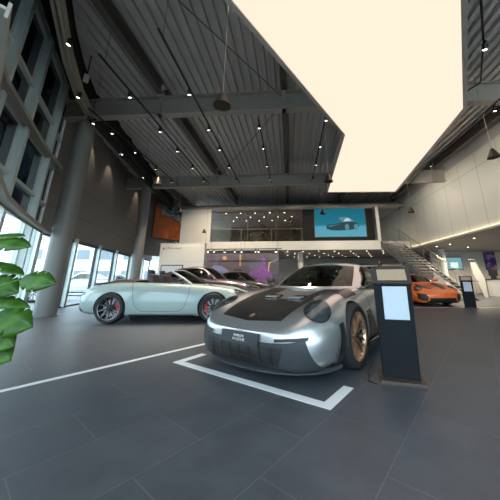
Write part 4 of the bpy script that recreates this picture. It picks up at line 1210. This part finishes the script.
def poster_material():
    m = bpy.data.materials.new('poster_print'); m.use_nodes = True
    nt = m.node_tree; b = nt.nodes['Principled BSDF']
    tc = nt.nodes.new('ShaderNodeTexCoord'); v = nt.nodes.new('ShaderNodeTexNoise'); v.inputs['Scale'].default_value = 2.6; v.inputs['Detail'].default_value = 3
    nt.links.new(tc.outputs['Object'], v.inputs['Vector'])
    cr = nt.nodes.new('ShaderNodeValToRGB'); e = cr.color_ramp.elements; e[0].position = .32; e[0].color = (.02, .02, .05, 1); e[1].position = .68; e[1].color = (.5, .06, .15, 1)
    for p, c in ((.44, (.04, .05, .22, 1)), (.54, (.20, .06, .30, 1)), (.6, (.55, .35, .42, 1))): q = e.new(p); q.color = c
    nt.links.new(v.outputs['Fac'], cr.inputs[0]); nt.links.new(cr.outputs[0], b.inputs['Base Color'])
    return m
po = empty('wall_mounted_poster', (14.8, 20.52, 1.75), 0, 'colourful blue and red poster on the wall above the reception counter', 'poster')
obj('print', B(((0, 0, 0), (.78, .03, 1.32))), poster_material(), po); obj('backing_board', B(((-.02, .03, -.02), (.80, .07, 1.34))), M['frame'], po)
ct = empty('counter', (12.8, 17.6, 0), 0, 'white reception counter at the right edge', 'counter')
obj('front', B(((0, 0, 0), (3.2, .08, 1.02))), M['counter'], ct); obj('side_panel', B(((0, .08, 0), (.08, .8, 1.02))), M['counter'], ct); obj('worktop', B(((-.05, -.05, 1.02), (3.25, .85, 1.08))), M['furn'], ct)
mo = empty('monitor', (13.3, 18.0, 1.08), R(10), 'dark monitor on the reception counter', 'monitor')
obj('foot', B(((-.12, -.08, 0), (.12, .08, .02))), M['track'], mo); obj('neck', B(((-.02, -.02, .02), (.02, .02, .2))), M['track'], mo); obj('display', B(((-.32, -.02, .18), (.32, .02, .58))), M['track'], mo)
ch = empty('office_chair', (14.0, 19.3, 0), R(200), 'dark office chair behind the reception counter', 'chair')
bm = bmesh.new(); box(bm, (-.26, -.26, .44), (.26, .26, .54)); bevel(bm, .03); obj('seat', bm, M['furn'], ch)
bm = bmesh.new(); box(bm, (-.25, .20, .60), (.25, .28, 1.30)); bevel(bm, .03); obj('backrest', bm, M['furn'], ch)
bm = bmesh.new(); tube(bm, [(0, 0, .05), (0, 0, .45)], .03, 8)
for k in range(5): tube(bm, [(0, 0, .09), (.3 * math.cos(k * 1.2566), .3 * math.sin(k * 1.2566), .03)], .02, 6)
tube(bm, [(0, .2, .48), (0, .27, .65)], .025, 6); obj('base', bm, M['track'], ch)

# ------------------------------------------------------------------ staircase
d = Vector((.25, -.968)); q = Vector((.968, .25)); top = Vector((6.62, GY - .02)); W_ = 1.55; NS = 19; run = .275; rise = GZ1 / (NS + 1)
st = empty('staircase', (top.x, top.y, 0), math.atan2(d.y, d.x), 'open steel staircase descending from the gallery behind the orange car', 'staircase')
for k in range(NS):
    z = GZ1 - rise * (k + 1); obj('tread', B(((k * run, 0.03, z - .045), (k * run + run + .02, W_ - .03, z))), M['tread'], st)
for y in (0, W_):
    bm = bmesh.new(); v = []
    for x, z in ((-.1, GZ1 - .02), (.1, GZ1 - .02), (NS * run + .1, .0), (NS * run - .25, .0), (-.1, GZ1 - .38)):
        v.append((x, z))
    a = [bm.verts.new((x, y - .025, z)) for x, z in v]; b = [bm.verts.new((x, y + .025, z)) for x, z in v]
    bm.faces.new(a); bm.faces.new(b[::-1])
    for i in range(5): bm.faces.new((a[i], a[(i + 1) % 5], b[(i + 1) % 5], b[i]))
    bmesh.ops.recalc_face_normals(bm, faces=bm.faces[:]); obj('stringer', bm, M['stairsteel'], st)
    sl = -(GZ1 - .0) / (NS * run)
    bm = bmesh.new(); tube(bm, [(-.1, y, GZ1 + .95), (NS * run, y, .95)], .026, 8); tube(bm, [(NS * run, y, .95), (NS * run + .25, y, .95)], .026, 8); obj('handrail', bm, M['rail'], st, True)
    for f in (.35, .65):
        bm = bmesh.new(); tube(bm, [(-.1, y, GZ1 + .95 * f), (NS * run, y, .95 * f + .02)], .010, 6); obj('mid_rail', bm, M['rail'], st, True)
    for k in range(6):
        x = NS * run * k / 5; bm = bmesh.new(); tube(bm, [(x, y, max(.0, GZ1 + sl * x)), (x, y, GZ1 + sl * x + .95)], .018, 6); obj('post', bm, M['rail'], st, True)
# white side flight / panelled balustrade further right
wp = empty('stair_balustrade', (11.0, 16.5, 0), 0, 'white panelled balustrade sloping down behind the small kiosk', 'balustrade')
shape([(.40, .0), (0, 1.35), (0, 2.05), (.22, 2.05), (.58, 1.1), (.58, 0)], 0, 0, M['offwhite'], 'panel', wp, .1)
bm = bmesh.new(); tube(bm, [(-.1, -.05, 2.2), (.24, -.05, 2.2), (.66, -.05, 1.2), (.66, -.05, 0)], .025, 8); obj('handrail', bm, M['rail'], wp, True)

# ------------------------------------------------------------------ information kiosks
def kiosk(x, y, rz, s, label, head=True):
    r = empty('information_kiosk', (x, y, 0), R(rz), label, 'kiosk')
    bm = bmesh.new(); box(bm, (-.21, -.19, 0), (.21, .19, .035)); bevel(bm, .006); obj('base_plate', bm, M['plinth'], r)
    bm = bmesh.new(); prof = [(-.085, .035), (-.165, .96), (-.045, .99), (.035, .035)]         # (y, z): leans towards the reader
    a = [bm.verts.new((-.185 + (.012 if z < .5 else 0), yy, z)) for yy, z in prof]; b = [bm.verts.new((.185 - (.012 if z < .5 else 0), yy, z)) for yy, z in prof]
    bm.faces.new(a); bm.faces.new(b[::-1])
    for i in range(4): bm.faces.new((a[i], a[(i + 1) % 4], b[(i + 1) % 4], b[i]))
    bmesh.ops.recalc_face_normals(bm, faces=bm.faces[:]); bevel(bm, .006); obj('body', bm, M['kiosk'], r)
    m = Matrix.Translation((0, -.175, .955)) @ Matrix.Rotation(R(-34), 4, 'X')
    bm = bmesh.new(); box(bm, (-.195, -.02, 0), (.195, .045, .215), m); bevel(bm, .006); hd = obj('head', bm, M['kioskhead'], r)
    bm = bmesh.new(); box(bm, (-.14, -.026, .035), (.15, -.019, .175), m); obj('display', bm, M['scrbeige'], hd)
    f = -.08 / .925; m2 = Matrix.Translation((0, -.085 + f * .6 - .003, .60)) @ Matrix.Rotation(math.atan(.08 / .925), 4, 'X')
    bm = bmesh.new(); box(bm, (-.105, -.004, .00), (.135, .0, .335), m2); obj('paper_sheet', bm, M['paper'], r)
    return r
kiosk(1.13, 3.07, -14, 1, 'black information kiosk with a white sheet beside the silver car')
kiosk(6.52, 10.22, -30, 1, 'small looking black kiosk beside the orange car')
bm = bmesh.new(); tube(bm, [(1.02, 3.62, .006), (.93, 3.45, .006), (.84, 3.24, .006), (.82, 3.1, .006), (.78, 3.0, .006), (.84, 2.93, .006)], .006, 6)
tag(obj('power_cable', bm, M['track'], smooth=True), 'thin black cable lying on the floor at the foot of the near kiosk', 'cable')

# ------------------------------------------------------------------ monstera at the left edge
def leaf_bm(L, W, cuts=4, bend=.3, seed=0):
    rnd = random.Random(seed); bm = bmesh.new(); n = 22; C = []
    rows = []
    for i in range(n + 1):
        t = i / n; x = L * t
        w = W * (math.sin(PI * min(1, (t * .92 + .08)) ** .75)) ** .8 if t < 1 else 0
        rows.append((x, w, t))
    for s in (1, -1):
        prev = None
        for i, (x, w, t) in enumerate(rows):
            ww = w
            if cuts and .22 < t < .92:
                ph = (t - .22) / .70 * cuts; 
                if ph % 1 < .16: ww = w * (.55 + .15 * rnd.random())
            pts = []
            for j in range(5):
                f = j / 4; y = s * ww * f
                z = -bend * L * (t ** 2) + .10 * W * math.sin(f * PI) * .6 - .22 * ww * f * f
                pts.append(bm.verts.new((x + .28 * ww * f * (1 - t), y, z)))
            if prev:
                for j in range(4): bm.faces.new((prev[j], pts[j], pts[j + 1], prev[j + 1]))
            prev = pts
    bmesh.ops.remove_doubles(bm, verts=bm.verts[:], dist=1e-4)
    bmesh.ops.recalc_face_normals(bm, faces=bm.faces[:])
    bmesh.ops.solidify(bm, geom=bm.faces[:], thickness=.002)
    return bm
mp_ = empty('monstera_plant', (-2.62, 1.72, 0), 0, 'large green monstera plant at the left edge in the foreground', 'plant')
bm = bmesh.new(); lathe(bm, [(.16, 0), (.22, .36), (.20, .36), (.19, .31), (.0001, .31)], 32); pt = obj('pot', bm, M['pot'], mp_, True, 40)
bm = bmesh.new(); lathe(bm, [(.19, .315), (.0001, .33)], 24); obj('soil', bm, M['soil'], pt)
# stalk end (x,y,z), direction, pitch, roll, length, half width
LV = [(-2.48, 1.95, 1.32, -8, -5, 55, .38, .085), (-2.53, 1.99, 1.36, -9, 5, 40, .32, .060), (-2.52, 2.03, 1.15, -8, -11, 20, .37, .075), (-2.13, 1.95, 1.01, -9, -4, 65, .31, .090),
      (-2.45, 1.99, 1.0, -10, -15, 60, .31, .105), (-2.43, 2.03, .85, -8, -5, 50, .37, .06), (-2.28, 1.95, .73, -8, -8, 60, .35, .125), (-2.3, 1.99, .59, -12, -14, 60, .24, .09), (-2.3, 2.03, .49, -14, -19, 60, .20, .085),
      (-2.75, 1.9, 1.2, 120, 0, 0, .4, .14), (-2.8, 1.6, .95, 200, -5, 0, .4, .14)]
for k, (x, y, z, az, pt_, rl, L, W) in enumerate(LV):
    o = obj('leaf', leaf_bm(L, W, 3, .12, k), M['leaf'], mp_, True)
    o.location = (x + 2.62, y - 1.72, z); o.rotation_euler = (R(rl), R(-pt_), R(az))
    bm = bmesh.new(); a = Vector((0, 0, .32)); b = Vector((x + 2.62, y - 1.72, z)); mid = (a + b) / 2 + Vector(((b.x) * -.15, 0, .12))
    tube(bm, [a, a.lerp(mid, .5) + Vector((0, 0, .05)), mid, mid.lerp(b, .6) + Vector((0, 0, .03)), b], [.012, .011, .010, .008, .006], 6); obj('stem', bm, M['stem'], mp_, True)

place_cars()

# ------------------------------------------------------------------ light
w = bpy.data.worlds.new('overcast_sky'); SC.world = w; w.use_nodes = True
nt = w.node_tree; bg = nt.nodes['Background']; bg.inputs['Color'].default_value = (.70, .85, 1., 1); bg.inputs['Strength'].default_value = 5.
def spot(loc, aim, power, ang, col=(1, .84, .64), size=.04):
    l = bpy.data.lights.new('spot_beam', 'SPOT'); l.energy = power; l.spot_size = R(ang); l.spot_blend = .6; l.color = col; l.shadow_soft_size = size
    o = bpy.data.objects.new('spot_beam', l); COL.objects.link(o); o.location = loc
    o.rotation_euler = (Vector(aim) - Vector(loc)).to_track_quat('-Z', 'Y').to_euler()
for x in (-4.32, -2.65, -.95):
    for y in YS[1:5:1]:
        spot((x, y - .05, TZ - .22), (x + .2, y - 1.2, 0), 330, 60)
for x, y, a in ((-8.1, 9.35, 0), (-8.55, 11.2, 0), (-9.6, 15.2, 0)): spot((x, y, ZD - .3), (x - .55, y + .1, 5.2), 45, 60)
for x in (-6.0, -4.3, -2.6, .8, 3.6, 6.3): spot((x, 14.2, 5.9), (x - .3, 18.7, 3.4), 420, 80)  # added beams without fixtures, brightening the gallery front and white upper wall
for x in (-6.0, -4.3): spot((x, 11.7, 5.7), (x - 1.3, 15.5, 1.6), 500, 60)
for x, y in ((4.28, 4.62), (6.1, 6.8), (6.2, 8.7), (6.2, 10.56), (6.4, 12.6), (6.5, 14.4)): spot((x, y, 5.8), (8.6, y + .6, 4.6), 62, 140, (1, .9, .76))  # beams that match no modelled spotlight are added to brighten the ribbed wall
for x, y in ((.5, 20.5), (3.5, 21), (6.5, 20.5), (9.5, 14), (9.66, 16), (11.7, 17.5), (12.1, 15), (14.5, 17), (12, 10)): spot((x, y, 3.05), (x, y + .3, 0), 260, 150)
for x, y in ((-4.5, 20.5), (-2, 21.), (0, 20.5)): spot((x, y, 6.2), (x, y + .5, 3.7), 30, 120)
for x, y in ((-5.2, 15.9), (-3.0, 15.9), (-1.2, 15.9)): spot((x, y - .1, 2.75), (x, 18, 1.5), 25, 80)

# ------------------------------------------------------------------ camera
cam = bpy.data.cameras.new('camera'); co = bpy.data.objects.new('camera', cam); COL.objects.link(co)
cam.sensor_fit = 'HORIZONTAL'; cam.sensor_width = 36; cam.lens = 253 / 500 * 36
cam.shift_x = -(274 - 250) / 500; cam.shift_y = (211 - 250) / 500
cam.clip_start = .02; cam.clip_end = 300
co.location = (0, 0, 1.0); co.rotation_euler = (R(90) + math.atan(69 / 253), 0, R(3.6))
SC.camera = co
vs = SC.view_settings; vs.view_transform = 'Standard'; vs.look = 'None'; vs.exposure = .32; vs.gamma = 1; vs.use_curve_mapping = False
